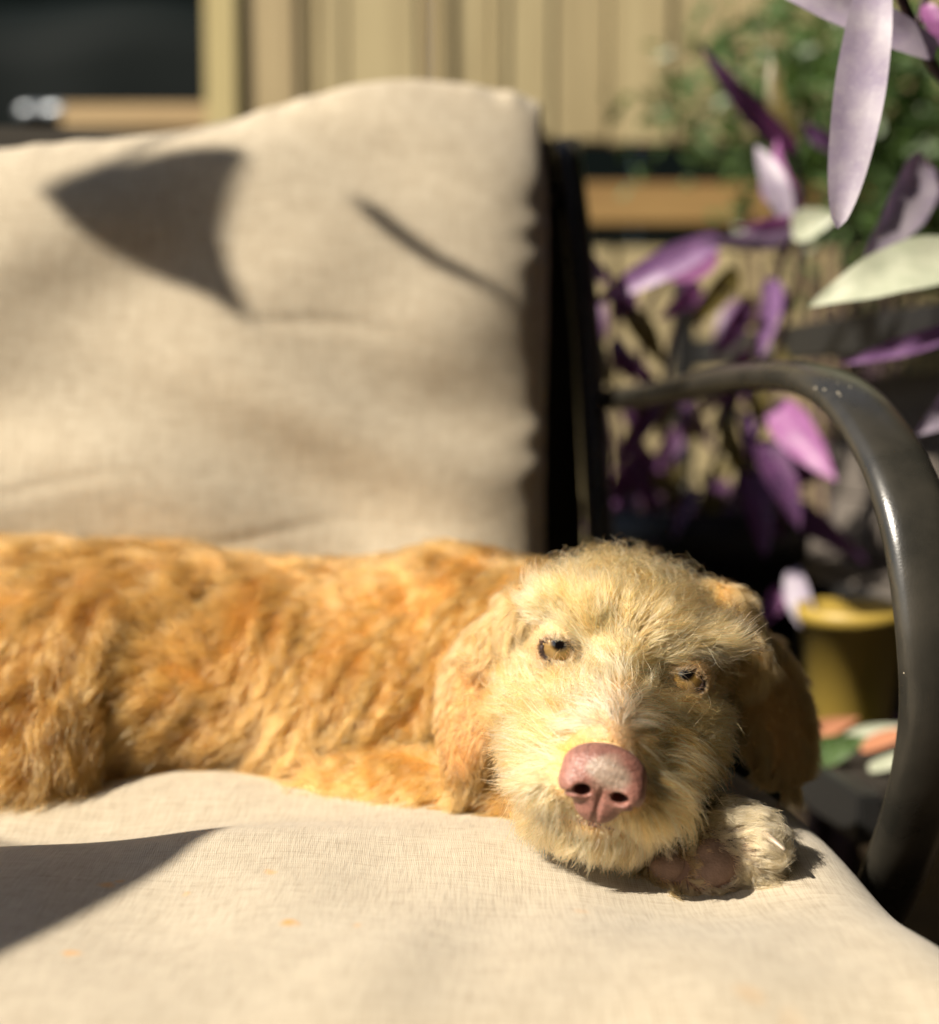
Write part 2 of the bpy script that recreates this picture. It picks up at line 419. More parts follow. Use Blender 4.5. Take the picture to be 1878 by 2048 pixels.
bc_z0, bc_z1 = .44, None
def back_fn(u, v, w):
    # u along the bench, v up; top edge sags to the left and the corner on the right stands up
    a = -.311+u*.500
    t = (u+1)/2
    top = .795+.034*sstep(.25, .90, t)+.060*sstep(.52, .98, t)-.006*np.clip((t-.975)/.025, 0, 1)**2
    top = top+.006*np.sin(a*23)
    z = .435+(v+1)/2*(top-.435)
    du = (1-np.abs(u))*.495; dv = (1-np.abs(v))*.2
    def puff(d, r): s = np.clip(d/r, 0, 1); return np.sqrt(np.maximum(1-(1-s)**2, 0))
    p = puff(du, .11)**.8*puff(dv, .10)**.8
    thick = .018+.052*p
    b0 = .905+(z-.435)*.28-.02*np.exp(-((a+.15)/.3)**2)
    wr = .0045*np.sin(60*z+9*a+2*np.sin(14*a))*np.exp(-((z-.60)/.08)**2)*p + .003*np.sin(34*a+20*z+2*np.sin(30*z))*p + .004*np.sin(17*a-26*z)*p
    wr += .0013*np.sin(130*z+3*np.sin(41*z))*np.exp(-((1-u)/.05)**2)            # puckered seam at the side
    for z0, sl, a0, wd in ((.585, .10, -.25, .16), (.560, .06, -.05, .13), (.605, -.05, -.36, .10), (.70, -.12, .02, .08)):
        wr = wr-.0017*np.exp(-((z-z0-sl*(a-a0)-.004*np.sin(40*a))/.0045)**2)*np.exp(-((a-a0)/wd)**2)*p
    wr = wr+.003*np.sin(90*a+4*np.sin(37*a))*np.exp(-((1-v)/.05)**2)
    b = b0-w*thick-w*wr
    a = a+.008*np.sin(v*2)*1-.012*(1-p)*np.sign(u)*0
    x = A_[0]*a+B_[0]*b; y = A_[1]*a+B_[1]*b
    return np.stack([x, y, z], 1)
bs = [(P(36, 752, .93), .006, .75), (P(975, 275, 1.0), .006, .3)]
M['back_linen'] = linen('back_linen', bs, 'xz', (0, 0, -BA))
backc = pillow('back_cushion', 220, 160, 0, 0, back_fn, M['back_linen'])
tag(backc, 'beige linen back cushion leaning on the bench back, leaf shadow across it', 'cushion')

# ------------------------------------------------------------------ the dog: signed distance field -> one mesh
RO, TH = math.radians(12), math.radians(9)
BCK = -FWD
hx = math.cos(RO)*RGT-math.sin(RO)*UPV; hu = math.cos(RO)*UPV+math.sin(RO)*RGT
hy = math.cos(TH)*BCK-math.sin(TH)*hu; hz = math.cos(TH)*hu+math.sin(TH)*BCK
YW = math.radians(5.5); hx, hy = math.cos(YW)*hx+math.sin(YW)*hy, math.cos(YW)*hy-math.sin(YW)*hx
HO = P(1244, 1325, .60); HR = np.stack([hx, hy, hz], 1)
def h2w(l): return HO+np.asarray(l)*.01@HR.T
def w2h(p): return ((p-HO)@HR)*100
f32 = np.float32
def ell(p, c, r, R=None):
    q = p-np.asarray(c, f32)
    if R is not None: q = q@np.asarray(R, f32)
    r = np.asarray(r, f32)
    k0 = np.sqrt(((q/r)**2).sum(1)); k1 = np.sqrt(((q/(r*r))**2).sum(1))+1e-9
    return k0*(k0-1)/k1
def cap(p, a, b, ra, rb):
    a = np.asarray(a, f32); b = np.asarray(b, f32); ab = b-a
    h = np.clip(((p-a)@ab)/(ab@ab), 0, 1)
    return np.sqrt(((p-a-h[:, None]*ab)**2).sum(1))-(ra+h*(rb-ra))
def smin(a, b, k):
    h = np.clip(.5+.5*(b-a)/k, 0, 1); return b+(a-b)*h-k*h*(1-h)
def smax(a, b, k): return -smin(-a, -b, k)
EYES = [np.array([-2.98, -.35, 0.0]), np.array([2.98, -.35, 0.0])]
ER = 1.12
def head_sdf(l):
    d = ell(l, (0, -4.6, .3), (4.6, 5.0, 3.5))
    d = smin(d, ell(l, (0, -1.8, .8), (3.6, 2.6, 2.0)), 1.2)
    for s in (-1, 1):
        d = smin(d, ell(l, (s*2.7, -1.6, -3.1), (2.3, 3.3, 2.4)), 1.2)
        d = smin(d, ell(l, (s*1.9, 2.0, -3.9), (1.9, 3.2, 2.0)), 1.2)
    d = smin(d, cap(l, (0, .6, -2.2), (0, 5.0, -3.6), 2.7, 2.05), 1.0)
    d = smin(d, cap(l, (0, .2, -.7), (0, 5.9, -2.5), 1.5, 1.1), .8)
    d = smin(d, cap(l, (0, 0, -5.1), (0, 5.0, -5.8), 2.1, 1.25), .9)
    for s in (-1, 1):
        d = smin(d, ell(l, (s*1.5, 4.9, -4.2), (1.5, 1.9, 1.2)), .7)
        d = smin(d, ell(l, (s*1.3, 2.6, -5.9), (1.7, 3.0, 1.5)), .8)
        d = smin(d, ell(l, (s*2.6, -.9, 1.7), (1.7, .8, .6)), .8)
        d = smax(d, -ell(l, (s*1.9, 1.6, -.1), (.9, 1.0, .75)), .7)
    for c in EYES:
        d = smin(d, np.sqrt(((l-c.astype(f32))**2).sum(1))-1.20, .3)
    for c in EYES:
        s = np.sign(c[0]); a = math.radians(8)*s
        R = np.array([[math.cos(a), 0, -math.sin(a)], [0, 1, 0], [math.sin(a), 0, math.cos(a)]])
        d = smax(d, -ell(l, c+np.array([0, 1.25, -.05]), (.75, .95, .49), R), .08)
    return d
def frame(ax, nm):
    ax = np.array(ax)/np.linalg.norm(ax); nm = np.array(nm)-ax*np.dot(nm, ax); nm /= np.linalg.norm(nm)
    return np.stack([ax, np.cross(nm, ax), nm], 1)
# ears, in world metres
EL0, EL1 = P(1030, 1220, .645), P(925, 1570, .635)
EL_R = frame(EL1-EL0, np.array([-.35, -.9, .1])); EL_C = P(948, 1425, .638)
ERa, ERb = P(1470, 1215, .655), P(1575, 1545, .67)
ER_R = frame(ERb-ERa, np.array([.55, -.8, .15])); ER_C = P(1548, 1425, .664)
def ear_l(p):
    d = ell(p, P(955, 1375, .640), (.034, .0175, .005), EL_R)
    d = smin(d, ell(p, P(944, 1485, .637), (.026, .0105, .0045), EL_R), .012)
    d = smin(d, cap(p, P(1055, 1215, .645), P(985, 1330, .640), .011, .007), .012)
    return d
def ear_r(p):
    d = ell(p, ER_C, (.044, .024, .0055), ER_R)
    d = smin(d, cap(p, P(1440, 1215, .65), P(1505, 1330, .645), .012, .008), .014)
    return d
Bdy = dict(chest=P(860, 1400, .80), mid=P(520, 1385, .815), hip=P(150, 1365, .80), rump=P(-180, 1370, .80))
def body_sdf(p):
    d = ell(p, Bdy['chest'], (.125, .10, .076))
    d = smin(d, ell(p, Bdy['mid'], (.15, .095, .071)), .05)
    d = smin(d, ell(p, Bdy['hip'], (.14, .105, .078)), .05)
    d = smin(d, ell(p, Bdy['rump'], (.12, .10, .072)), .05)
    d = smin(d, ell(p, P(30, 1490, .715), (.055, .05, .043)), .02)          # knee of the hind leg
    d = smin(d, cap(p, P(930, 1330, .79), P(1240, 1330, .70), .062, .042), .04)   # neck
    d = smin(d, ell(p, P(760, 1500, .73), (.06, .04, .045)), .03)           # shoulder
    return d
def leg_sdf(p):
    d = cap(p, P(690, 1600, .70), P(1000, 1610, .66), .030, .022)
    d = smin(d, cap(p, P(1000, 1610, .66), P(1340, 1690, .610), .022, .017), .01)
    return d
PAW = P(1440, 1705, .588)
TOES = [(P(1425, 1735, .577), (.0145, .012, .0145)), (P(1345, 1740, .582), (.0120, .011, .0110)), (P(1500, 1695, .580), (.0105, .014, .0130)), (P(1490, 1755, .582), (.0105, .013, .0105)), (P(1400, 1775, .578), (.017, .012, .0075))]
def paw_sdf(p):
    d = ell(p, PAW, (.022, .022, .0185))
    d = smin(d, cap(p, P(1340, 1690, .61), PAW, .017, .017), .01)
    for c, r in TOES: d = smin(d, ell(p, c, r), .006)
    return d
def parts(p):
    p = p.astype(f32)
    return np.stack([head_sdf(w2h(p).astype(f32))*.01, ear_l(p), ear_r(p), body_sdf(p), leg_sdf(p), paw_sdf(p)], 0)
def sdf(p, chunk=400000):
    out = np.empty(len(p), f32)
    for i in range(0, len(p), chunk):
        q = parts(p[i:i+chunk]); d = smin(q[0], q[3], .02); d = smin(d, q[4], .008); d = smin(d, q[5], .006)
        d = smin(d, q[1], .006); out[i:i+chunk] = smin(d, q[2], .006)
    return out
def grad(fn, p, e=.0006):
    g = np.empty((len(p), 3), f32)
    for k in range(3):
        dv = np.zeros(3); dv[k] = e; g[:, k] = fn(p+dv)-fn(p-dv)
    return g/(np.linalg.norm(g, axis=1)[:, None]+1e-12)
def axisgrid(lo, hi, a, b, fine, coarse):
    return np.concatenate([np.arange(lo, a, coarse), np.arange(a, b, fine), np.arange(b, hi, coarse)])
def surface_nets(fn, xs, ys, zs, proj=6):
    X, Y, Z = np.meshgrid(xs, ys, zs, indexing='ij'); sh = X.shape
    G = fn(np.stack([X.ravel(), Y.ravel(), Z.ravel()], 1)).reshape(sh); I = G < 0
    cnt = np.zeros(tuple(s-1 for s in sh), np.int8)
    for a in (0, 1):
        for b in (0, 1):
            for c in (0, 1): cnt += I[a:sh[0]-1+a, b:sh[1]-1+b, c:sh[2]-1+c]
    act = (cnt > 0) & (cnt < 8); idx = -np.ones(act.shape, np.int64); idx[act] = np.arange(act.sum())
    ci, cj, ck = np.nonzero(act)
    V = np.stack([(xs[ci]+xs[ci+1])/2, (ys[cj]+ys[cj+1])/2, (zs[ck]+zs[ck+1])/2], 1)
    cell = np.stack([xs[ci+1]-xs[ci], ys[cj+1]-ys[cj], zs[ck+1]-zs[ck]], 1).max(1)
    Q = []
    for ax in range(3):
        sl0 = [slice(None)]*3; sl1 = [slice(None)]*3; sl0[ax] = slice(0, -1); sl1[ax] = slice(1, None)
        a, b = I[tuple(sl0)], I[tuple(sl1)]; e = a != b
        o1, o2 = [(1, 2), (2, 0), (0, 1)][ax]
        ii = np.stack(np.nonzero(e), 1); flip = a[e]
        ok = (ii[:, o1] > 0) & (ii[:, o2] > 0) & (ii[:, o1] < sh[o1]-1) & (ii[:, o2] < sh[o2]-1); ii = ii[ok]; flip = flip[ok]
        def at(d1, d2):
            j = ii.copy(); j[:, o1] += d1; j[:, o2] += d2; return idx[j[:, 0], j[:, 1], j[:, 2]]
        q = np.stack([at(-1, -1), at(0, -1), at(0, 0), at(-1, 0)], 1)
        q[~flip] = q[~flip][:, ::-1]; Q.append(q)
    Q = np.concatenate(Q); Q = Q[(Q >= 0).all(1)]
    for it in range(proj):
        d = fn(V); g = grad(fn, V); st = np.clip(d, -cell*.6, cell*.6); V = V-g*st[:, None]*.85
        if it in (1, 3):                                       # relax along the surface between projections
            acc = np.zeros_like(V); n = np.zeros(len(V))
            for k in range(4):
                np.add.at(acc, Q[:, k], V[Q[:, (k+1) % 4]]+V[Q[:, (k+3) % 4]]); np.add.at(n, Q[:, k], 2)
            V = V*.5+.5*acc/np.maximum(n, 1)[:, None]
    return V, Q
def fast_mesh(name, V, Q):
    me = bpy.data.meshes.new(name); nq = len(Q); w = Q.shape[1]
    me.vertices.add(len(V)); me.vertices.foreach_set('co', np.ascontiguousarray(V, dtype=f32).ravel())
    me.loops.add(nq*w); me.loops.foreach_set('vertex_index', np.ascontiguousarray(Q, dtype=np.int32).ravel())
    me.polygons.add(nq); me.polygons.foreach_set('loop_start', np.arange(nq, dtype=np.int32)*w)
    me.update(calc_edges=True); me.validate(); return me

hc = HO
xs = axisgrid(-.52, .27, hc[0]-.075, hc[0]+.125, .0019, .0055)
ys = axisgrid(.46, .96, .49, .645, .0019, .0055)
zs = axisgrid(.425, .72, .438, .60, .0019, .0055)
DV, DQ = surface_nets(sdf, xs, ys, zs)
print('dog mesh', len(DV), 'verts', round(time.time()-T0, 1), 's')
dog = empty('dog', tuple(np.array([float(Bdy['mid'][0]), float(Bdy['mid'][1]), .45])), 'shaggy golden dog lying on the beige seat cushion, chin down', 'dog')
DG = grad(sdf, DV)
lv = w2h(DV)
skin = np.tile(np.array([.46, .27, .11], f32), (len(DV), 1))
hk = (parts(DV).argmin(0) < 3)[:, None]; skin = np.where(hk, np.array([.52, .34, .165]), skin)
eyed = np.min([np.linalg.norm((lv-c-np.array([0, .9, 0]))*np.array([1, 1, 1.35]), axis=1) for c in EYES], 0)
k = np.clip((1.3-eyed)/.3, 0, 1)[:, None]; skin = skin*(1-k)+np.array([.09, .045, .030])*k; k = np.clip((1.02-eyed)/.12, 0, 1)[:, None]; skin = skin*(1-k)+np.array([.025, .012, .009])*k
k = (parts(DV).argmin(0) == 5)[:, None]; skin = np.where(k, np.array([.17, .095, .065]), skin)
me = fast_mesh('body', DV, DQ)
ca = me.color_attributes.new('skin', 'FLOAT_COLOR', 'POINT'); ca.data.foreach_set('color', np.concatenate([skin, np.ones((len(DV), 1))], 1).astype(f32).ravel())
ms = mat('dog_skin', (.4, .25, .12), .6, .3); g = N(ms); at = g.n('ShaderNodeVertexColor'); at.layer_name = 'skin'; g.l(at.outputs[0], g.b.inputs['Base Color'])
body = link('body', me, ms, dog)

# nose
NSC, NOF = 1.1, np.array([0, 7.3, -3.2], f32)
def nose_base(l):
    d = ell(l, (0, 7.30, -2.80), (1.60, 1.12, 1.02))
    for s in (-1, 1): d = smin(d, ell(l, (s*.90, 7.75, -3.25), (.74, .76, .66)), .28)
    return smin(d, ell(l, (0, 7.48, -3.92), (.92, .70, .84)), .35)
def front(x, z):
    x = np.atleast_1d(x).astype(float); z = np.atleast_1d(z).astype(float); y = np.full(len(x), 9.5)
    for _ in range(80): y = y-np.maximum(nose_base(np.stack([x, y, z], 1).astype(f32)), 0)*.7
    return np.stack([x, y, z], 1)
GROOVE = front(np.zeros(9), np.linspace(-3.15, -4.7, 9))
SLIT = [front(np.array([.62, .85, 1.1, 1.35, 1.55])*s, np.array([-3.30, -3.42, -3.56, -3.68, -3.76])) for s in (-1, 1)]
HOLE = [front(np.array([.70*s]), np.array([-3.34]))[0] for s in (-1, 1)]
def nose_sdf(w):
    l = w2h(w).astype(f32); l = (l-NOF)/NSC+np.array([0, 7.2, -3.2], f32)
    d = nose_base(l)
    for i in range(8): d = smax(d, -cap(l, GROOVE[i], GROOVE[i+1], .05+.008*i, .058+.008*i), .10)
    for sl in SLIT:
        for i in range(4): d = smax(d, -cap(l, sl[i], sl[i+1], .19-.035*i, .155-.035*i), .08)
    for h in HOLE: d = smax(d, -ell(l, h-np.array([0, .1, 0]), (.34, .85, .25)), .10)
    return d*.011
nc = h2w((0, 7.6, -3.2))
ns = [np.arange(nc[i]-.026, nc[i]+.026, .0008) for i in range(3)]
NV, NQ = surface_nets(nose_sdf, *ns, proj=5)
nm = mat('dog_nose', (.42, .16, .12), .42, .5); g = N(nm)
cd = g.n('ShaderNodeVertexColor'); cd.layer_name = 'pigment'; g.l(cd.outputs[0], g.b.inputs['Base Color'])
vo = g.n('ShaderNodeTexVoronoi'); vo.inputs['Scale'].default_value = 950; g.l(g.coord(), vo.inputs['Vector'])
g.bump(g.math('ADD', vo.outputs['Distance'], g.noise(g.coord(), 500, 3)), .6, .0006)
g.b.inputs['Subsurface Weight'].default_value = .15; g.b.inputs['Subsurface Radius'].default_value = (.004, .0015, .001); g.b.inputs['Subsurface Scale'].default_value = .5
me = fast_mesh('nose', NV, NQ); nl = w2h(NV)
pk = np.tile(np.array([.25, .112, .086]), (len(nl), 1))
patch = np.clip((1.0-np.sqrt(((nl[:, 0]-.12)/.95)**2+((nl[:, 2]+2.45)/.72)**2)+.12*snoise(nl, .8, 5))/.35, 0, 1)[:, None]
pk = pk*(1-patch)+np.array([.27, .205, .155])*patch*.9+pk*.1*patch
dk = np.clip((nl[:, 2]+3.2)*-1/.9, 0, 1)[:, None]; pk = pk*(1-.12*dk)
top = np.clip((nl[:, 2]+2.4)/.5, 0, 1)[:, None]*(1-patch); pk = pk*(1-.25*top)
pk *= (1+.10*snoise(nl, .35, 9))[:, None]
ca = me.color_attributes.new('pigment', 'FLOAT_COLOR', 'POINT'); ca.data.foreach_set('color', np.concatenate([np.clip(pk, 0, 1), np.ones((len(nl), 1))], 1).astype(f32).ravel())
tag(link('nose', me, nm, dog), 'pink leathery nose with a pale worn patch')
# lips
lm = mat('dog_lip', (.25, .13, .11), .5, .4)
lx = np.linspace(-1.55, 1.55, 25); lz_ = -5.42-.07*lx**2; ly = np.full(25, 8.0)
for _ in range(60): ly = ly-np.maximum(head_sdf(np.stack([lx, ly, lz_], 1).astype(f32)), 0)*.8
sweep('lip', [h2w((x, y-.03, z)) for x, y, z in zip(lx, ly, lz_)], .0017, .0014, hz, lm, dog, 12)
# eyes
def eye_mat():
    m = mat('dog_eye', (.2, .12, .04), .06, .6); g = N(m)
    tc = g.n('ShaderNodeTexCoord'); sx = g.n('ShaderNodeSeparateXYZ'); g.l(tc.outputs['Object'], sx.inputs[0])
    r = g.math('SQRT', g.math('ADD', g.math('POWER', sx.outputs[0], 2), g.math('POWER', sx.outputs[1], 2)))
    fib = g.noise(g.coord((1, 1, .2)), 900, 3)
    rr = g.math('ADD', g.math('DIVIDE', r, ER*.01), g.math('MULTIPLY', g.math('SUBTRACT', fib, .5), .10))
    z_ = g.math('GREATER_THAN', sx.outputs[2], 0)
    c = g.ramp(rr, [(.26, (.003, .002, .002)), (.34, (.06, .034, .010)), (.45, (.24, .145, .042)), (.66, (.19, .11, .032)), (.78, (.018, .010, .006)), (.86, (.02, .012, .008)), (.97, (.10, .06, .045))])
    g.l(c, g.b.inputs['Base Color']); g.b.inputs['Coat Weight'].default_value = 1; g.b.inputs['Coat Roughness'].default_value = .02
    return m
em = eye_mat()
for i, c in enumerate(EYES):
    bm = bmesh.new(); bmesh.ops.create_uvsphere(bm, u_segments=40, v_segments=24, radius=ER*.01)
    for v in bm.verts:                                      # cornea bulge towards the gaze
        r = math.hypot(v.co.x, v.co.y)/(ER*.01)
        if v.co.z > 0 and r < .62: v.co.z += .0008*(1-(r/.62)**2)
    me = bpy.data.meshes.new('eye'); bm.to_mesh(me); bm.free()
    e = link('eye', me, em, dog)
    w = h2w(c); gz = (EYE-w)/np.linalg.norm(EYE-w)+np.array([.03, 0, .14])
    e.rotation_euler = Vector(gz).to_track_quat('Z', 'Y').to_euler(); e.location = Vector(w)-Vector(dog.location)
# paw pads and claws
pm = mat('paw_pad', (.20, .115, .085), .75, .25); g = N(pm)
vo = g.n('ShaderNodeTexVoronoi'); vo.inputs['Scale'].default_value = 900; g.l(g.coord(), vo.inputs['Vector'])
g.l(g.ramp(g.noise(g.coord(), 160, 4), [(.3, (.15, .095, .072)), (.7, (.24, .155, .12))]), g.b.inputs['Base Color']); g.bump(vo.outputs['Distance'], .4, .0006)
def pad(px, py, d, rx, ry, rz, tilt):
    c = P(px, py, d); V = []; bm = bmesh.new(); bmesh.ops.create_icosphere(bm, subdivisions=4, radius=1)
    ct, st = math.cos(tilt), math.sin(tilt)
    ux = RGT*ct+UPV*st; uz = -RGT*st+UPV*ct
    for v in bm.verts:
        q = np.array(v.co); q = q*(1+.05*math.sin(3.1*q[0]+px)+.05*math.sin(4.3*q[2]+2*q[0])); sq = 1+.20*q[2]
        v.co = c+ux*q[0]*rx*sq+BCK*q[1]*ry+uz*q[2]*rz*(1-.08*q[0]*q[0])
    return bm_obj('paw_pad', bm, pm, dog, True)
pad(1428, 1731, .5685, .0108, .0060, .0118, -.45)
pad(1340, 1733, .5745, .0098, .0055, .0078, .25)
cm = mat('claw', (.30, .24, .18), .35, .5)
sweep('claw', catmull([P(1520, 1662, .570), P(1546, 1680, .562), P(1570, 1700, .557)], 6), np.linspace(.0017, .0007, 13), np.linspace(.0021, .0008, 13), UPV, cm, dog, 12)
sweep('claw', catmull([P(1490, 1770, .573), P(1512, 1780, .566), P(1530, 1792, .562)], 6), np.linspace(.0022, .0009, 13), np.linspace(.0024, .0009, 13), UPV, cm, dog, 12)

# ------------------------------------------------------------------ fur
def hair_mat(name, rough=.33):
    m = bpy.data.materials.new(name); m.use_nodes = True; t = m.node_tree
    t.nodes.remove(t.nodes['Principled BSDF']); out = t.nodes['Material Output']
    h = t.nodes.new('ShaderNodeBsdfHairPrincipled'); h.parametrization = 'COLOR'; h.model = 'CHIANG'
    a = t.nodes.new('ShaderNodeAttribute'); a.attribute_name = 'fur_color'
    t.links.new(a.outputs['Color'], h.inputs['Color'])
    h.inputs['Roughness'].default_value = rough; h.inputs['Radial Roughness'].default_value = .55
    h.inputs['IOR'].default_value = 1.45; h.inputs['Random Roughness'].default_value = .15
    if 'Coat' in h.inputs: h.inputs['Coat'].default_value = 0
    t.links.new(h.outputs[0], out.inputs['Surface']); return m
HM = hair_mat('fur')
TRI = np.concatenate([DQ[:, [0, 1, 2]], DQ[:, [0, 2, 3]]])
ta = DV[TRI]; tarea = np.linalg.norm(np.cross(ta[:, 1]-ta[:, 0], ta[:, 2]-ta[:, 0]), axis=1)/2
tcent = ta.mean(1); treg = parts(tcent).argmin(0)
def sample(n, w):
    p = tarea*w; i = RNG.choice(len(TRI), n, p=p/p.sum())
    r1 = np.sqrt(RNG.random(n)); r2 = RNG.random(n); b = np.stack([1-r1, r1*(1-r2), r1*r2], 1)
    v = (DV[TRI[i]]*b[:, :, None]).sum(1); nn = (DG[TRI[i]]*b[:, :, None]).sum(1); nn /= np.linalg.norm(nn, axis=1)[:, None]+1e-9
    return v, nn, treg[i]
def unit(v): return v/(np.linalg.norm(v, axis=1)[:, None]+1e-9)
def tangent(v, n): return unit(v-n*(v*n).sum(1)[:, None])
def make_fur(name, root, nrm, flow, L, lift, grav, colr, K, rad, nclump, clump, curlA, curlF, push=True, curlvar=None):
    n = len(root); s = np.linspace(0, 1, K)[None, :, None]
    L_ = L[:, None, None]; lf = lift[:, None, None]
    d0 = unit(nrm*lift[:, None]+flow*(1-lift)[:, None])[:, None, :]
    d1 = unit(flow+nrm*.05+grav)[:, None, :]
    pts = root[:, None, :]+L_*(d0*(s-.5*s*s)+d1*.5*s*s)
    e1 = unit(np.cross(flow, nrm))[:, None, :]; e2 = nrm[:, None, :]
    ph = (snoise(root, .012, 77)*3+RNG.normal(size=n)*.5)[:, None, None]
    cA = (curlA*L)[:, None, None]
    pts = pts+cA*(np.sin(2*math.pi*curlF*s+ph)-np.sin(ph))*e1*np.sqrt(s)+cA*.6*(np.cos(2*math.pi*curlF*s+ph)-np.cos(ph))*e2*s
    if nclump:
        ci = RNG.choice(n, nclump, replace=False); kd = kdtree.KDTree(nclump)
        for j, q in enumerate(root[ci]): kd.insert(q, j)
        kd.balance(); near = np.array([kd.find(q)[1] for q in root.tolist()])
        guide = pts[ci[near]]; cl = (clump*RNG.uniform(.5, 1.1, n)).clip(0, .97)[:, None, None]
        pts = pts+(guide-pts)*cl*s**1.2
    pts = pts+RNG.normal(size=(n, 1, 3))*L_*.06*s
    if push:
        q = pts[:, 1:].reshape(-1, 3); f = sdf(q); need = (.0012-f).clip(0, .02)
        pts[:, 1:] += (np.repeat(nrm, K-1, 0)*need[:, None]).reshape(n, K-1, 3)
    # do not sink into the seat
    zz = seat_h(pts[..., 0].ravel(), pts[..., 1].ravel()).reshape(n, K)+.0006
    near_seat = pts[:, 0, 2] > zz[:, 0]
    pts[..., 2] = np.where(near_seat[:, None], np.maximum(pts[..., 2], zz), pts[..., 2])
    colr = .62*colr**1.15*TINT[name]
    hc_ = bpy.data.hair_curves.new(name); hc_.add_curves([K]*n)
    hc_.points.foreach_set('position', pts.astype(f32).ravel())
    r = (rad[:, None]*np.array([1-.75*t**2.2 for t in np.linspace(0, 1, K)])[None]).astype(f32)
    ra = hc_.attributes.get('radius') or hc_.attributes.new('radius', 'FLOAT', 'POINT'); ra.data.foreach_set('value', r.ravel())
    cc = hc_.attributes.new('fur_color', 'FLOAT_COLOR', 'CURVE')
    cc.data.foreach_set('color', np.concatenate([colr.clip(.01, .98), np.ones((n, 1))], 1).astype(f32).ravel())
    hc_.materials.append(HM)
    o = bpy.data.objects.new(name, hc_); COL.objects.link(o); o.parent = dog; o.location = -Vector(dog.location)
    o['kind'] = 'stuff'
    return o
TINT = dict(face_fur=np.array([1.90, .98, .60]), guard_hair=np.array([1.9, 1.13, .76]), stray_hair=np.array([1.7, 1.0, .62]), ear_fur=np.array([1.22, .82, .55]), coat_fur=np.array([1.08, .78, .57]), paw_fur=np.array([1.35, 1.02, .76]))
def lerp(a, b, k): return a*(1-k)+b*k
def sstep(a, b, x): t = np.clip((x-a)/(b-a), 0, 1); return t*t*(3-2*t)

# -- head
camdir = unit(EYE-tcent); tn = unit(np.cross(ta[:, 1]-ta[:, 0], ta[:, 2]-ta[:, 0]))
gmean = DG[TRI].mean(1); facing = (gmean*camdir).sum(1)
wview = np.where(facing > -.25, 1, .3)
tl = w2h(tcent)
wh = (treg == 0)*wview*np.where(tl[:, 1] < -7, .3, 1.0)
root, nrm, reg = sample(98000, wh)
l = w2h(root)
nosed = nose_sdf(root)*100
eyed = np.min([np.linalg.norm((l-c-np.array([0, .95, -.05]))*np.array([1/.75, .5, 1/.49]), axis=1) for c in EYES], 0)
mouth = np.abs(l[:, 2]+5.42+.07*l[:, 0]**2) < .26
keep = (nosed > .06) & (eyed > 1.12) & ~(mouth & (l[:, 1] > 5.4) & (np.abs(l[:, 0]) < 1.5) & (RNG.random(len(l)) < .9))
root, nrm, l, eyed, nosed = root[keep], nrm[keep], l[keep], eyed[keep], nosed[keep]
fl = l-np.array([0, 7.2, -2.0])                                # away from the nose
low = sstep(-3.6, -5.2, l[:, 2])                               # lips and chin hang down
fl = unit(fl); fl = fl*(1-.75*low)[:, None]+np.array([0, -.25, -1.0])*low[:, None]
fl[:, 0] += np.sign(l[:, 0])*.35*low
# part on the bridge: sideways and back
br = sstep(3.8, .8, np.abs(l[:, 0]))*sstep(-.8, 1.5, l[:, 1])*sstep(-4.2, -2.5, l[:, 2])
fl[:, 0] += np.tanh((l[:, 0]+.12*snoise(root, .01, 12))*1.6)*.75*br; fl[:, 2] += .3*br
# brows sweep outward and over the eye
bw = sstep(-.2, 1.0, l[:, 2])*sstep(-3.5, -.8, l[:, 1])*sstep(.6, 1.8, np.abs(l[:, 0]))
fl[:, 0] += np.sign(l[:, 0])*.32*bw; fl[:, 2] += .25*bw*sstep(.3, 1.0, l[:, 2])
fw = fl@HR.T
fw = fw+vnoise(root, .030, 1)*.22+vnoise(root, .011, 2)*.13+vnoise(root, .005, 3)*.08+RNG.normal(size=root.shape)*.10
flow = tangent(fw, nrm)
muz = sstep(.5, 4.5, l[:, 1])
L = .0205+.004*snoise(root, .01, 4); L = lerp(L, .0135, sstep(.8, 2.6, l[:, 2])*sstep(0, -2.5, l[:, 1]))
L = lerp(L, .0105, muz*sstep(1.9, .6, np.abs(l[:, 0]))*sstep(-5.0, -3.6, l[:, 2]))
L = lerp(L, .0245, sstep(.8, 2.0, np.abs(l[:, 0]))*sstep(-.5, 1.5, l[:, 1])*sstep(-1.0, -2.4, l[:, 2]))
L = lerp(L, .017, low)
L = lerp(L, .0065, sstep(.9, .35, np.abs(l[:, 2]+5.35))*sstep(2.0, 1.2, np.abs(l[:, 0]))*sstep(4.4, 5.4, l[:, 1]))
L = lerp(L, .0042, sstep(1.2, .25, nosed))
L = lerp(L, .0048, sstep(2.5, 1.25, eyed))
L = L+.001*bw*sstep(2.2, 3.4, eyed)
L = L*RNG.uniform(.55, 1.2, len(L))
lift = np.clip(.29+.12*snoise(root, .02, 6)+.12*RNG.random(len(L))-.10*muz, .12, .75)
lift = np.where(eyed < 2.0, .16, lift)
c0 = np.array([.72, .48, .22]); c1 = np.array([.88, .74, .53]); c2 = np.array([.66, .41, .17])
v1 = (.45+.45*snoise(root, .022, 8)+.25*snoise(root, .006, 18)+.28*RNG.normal(size=len(L))+.35*bw-.3*sstep(1.2, 3.0, l[:, 2])).clip(0, 1)[:, None]
colr = lerp(np.tile(c0, (len(L), 1)), c1, v1*.8)
bk = sstep(-3.0, -7, l[:, 1])[:, None]; colr = lerp(colr, c2, bk*.6)
br2 = (sstep(1.6, .2, np.abs(l[:, 0]))*sstep(2.0, 5.4, l[:, 1])*sstep(-3.6, -2.6, l[:, 2]))[:, None]; colr = lerp(colr, np.array([.48, .53, .51]), br2*.75)
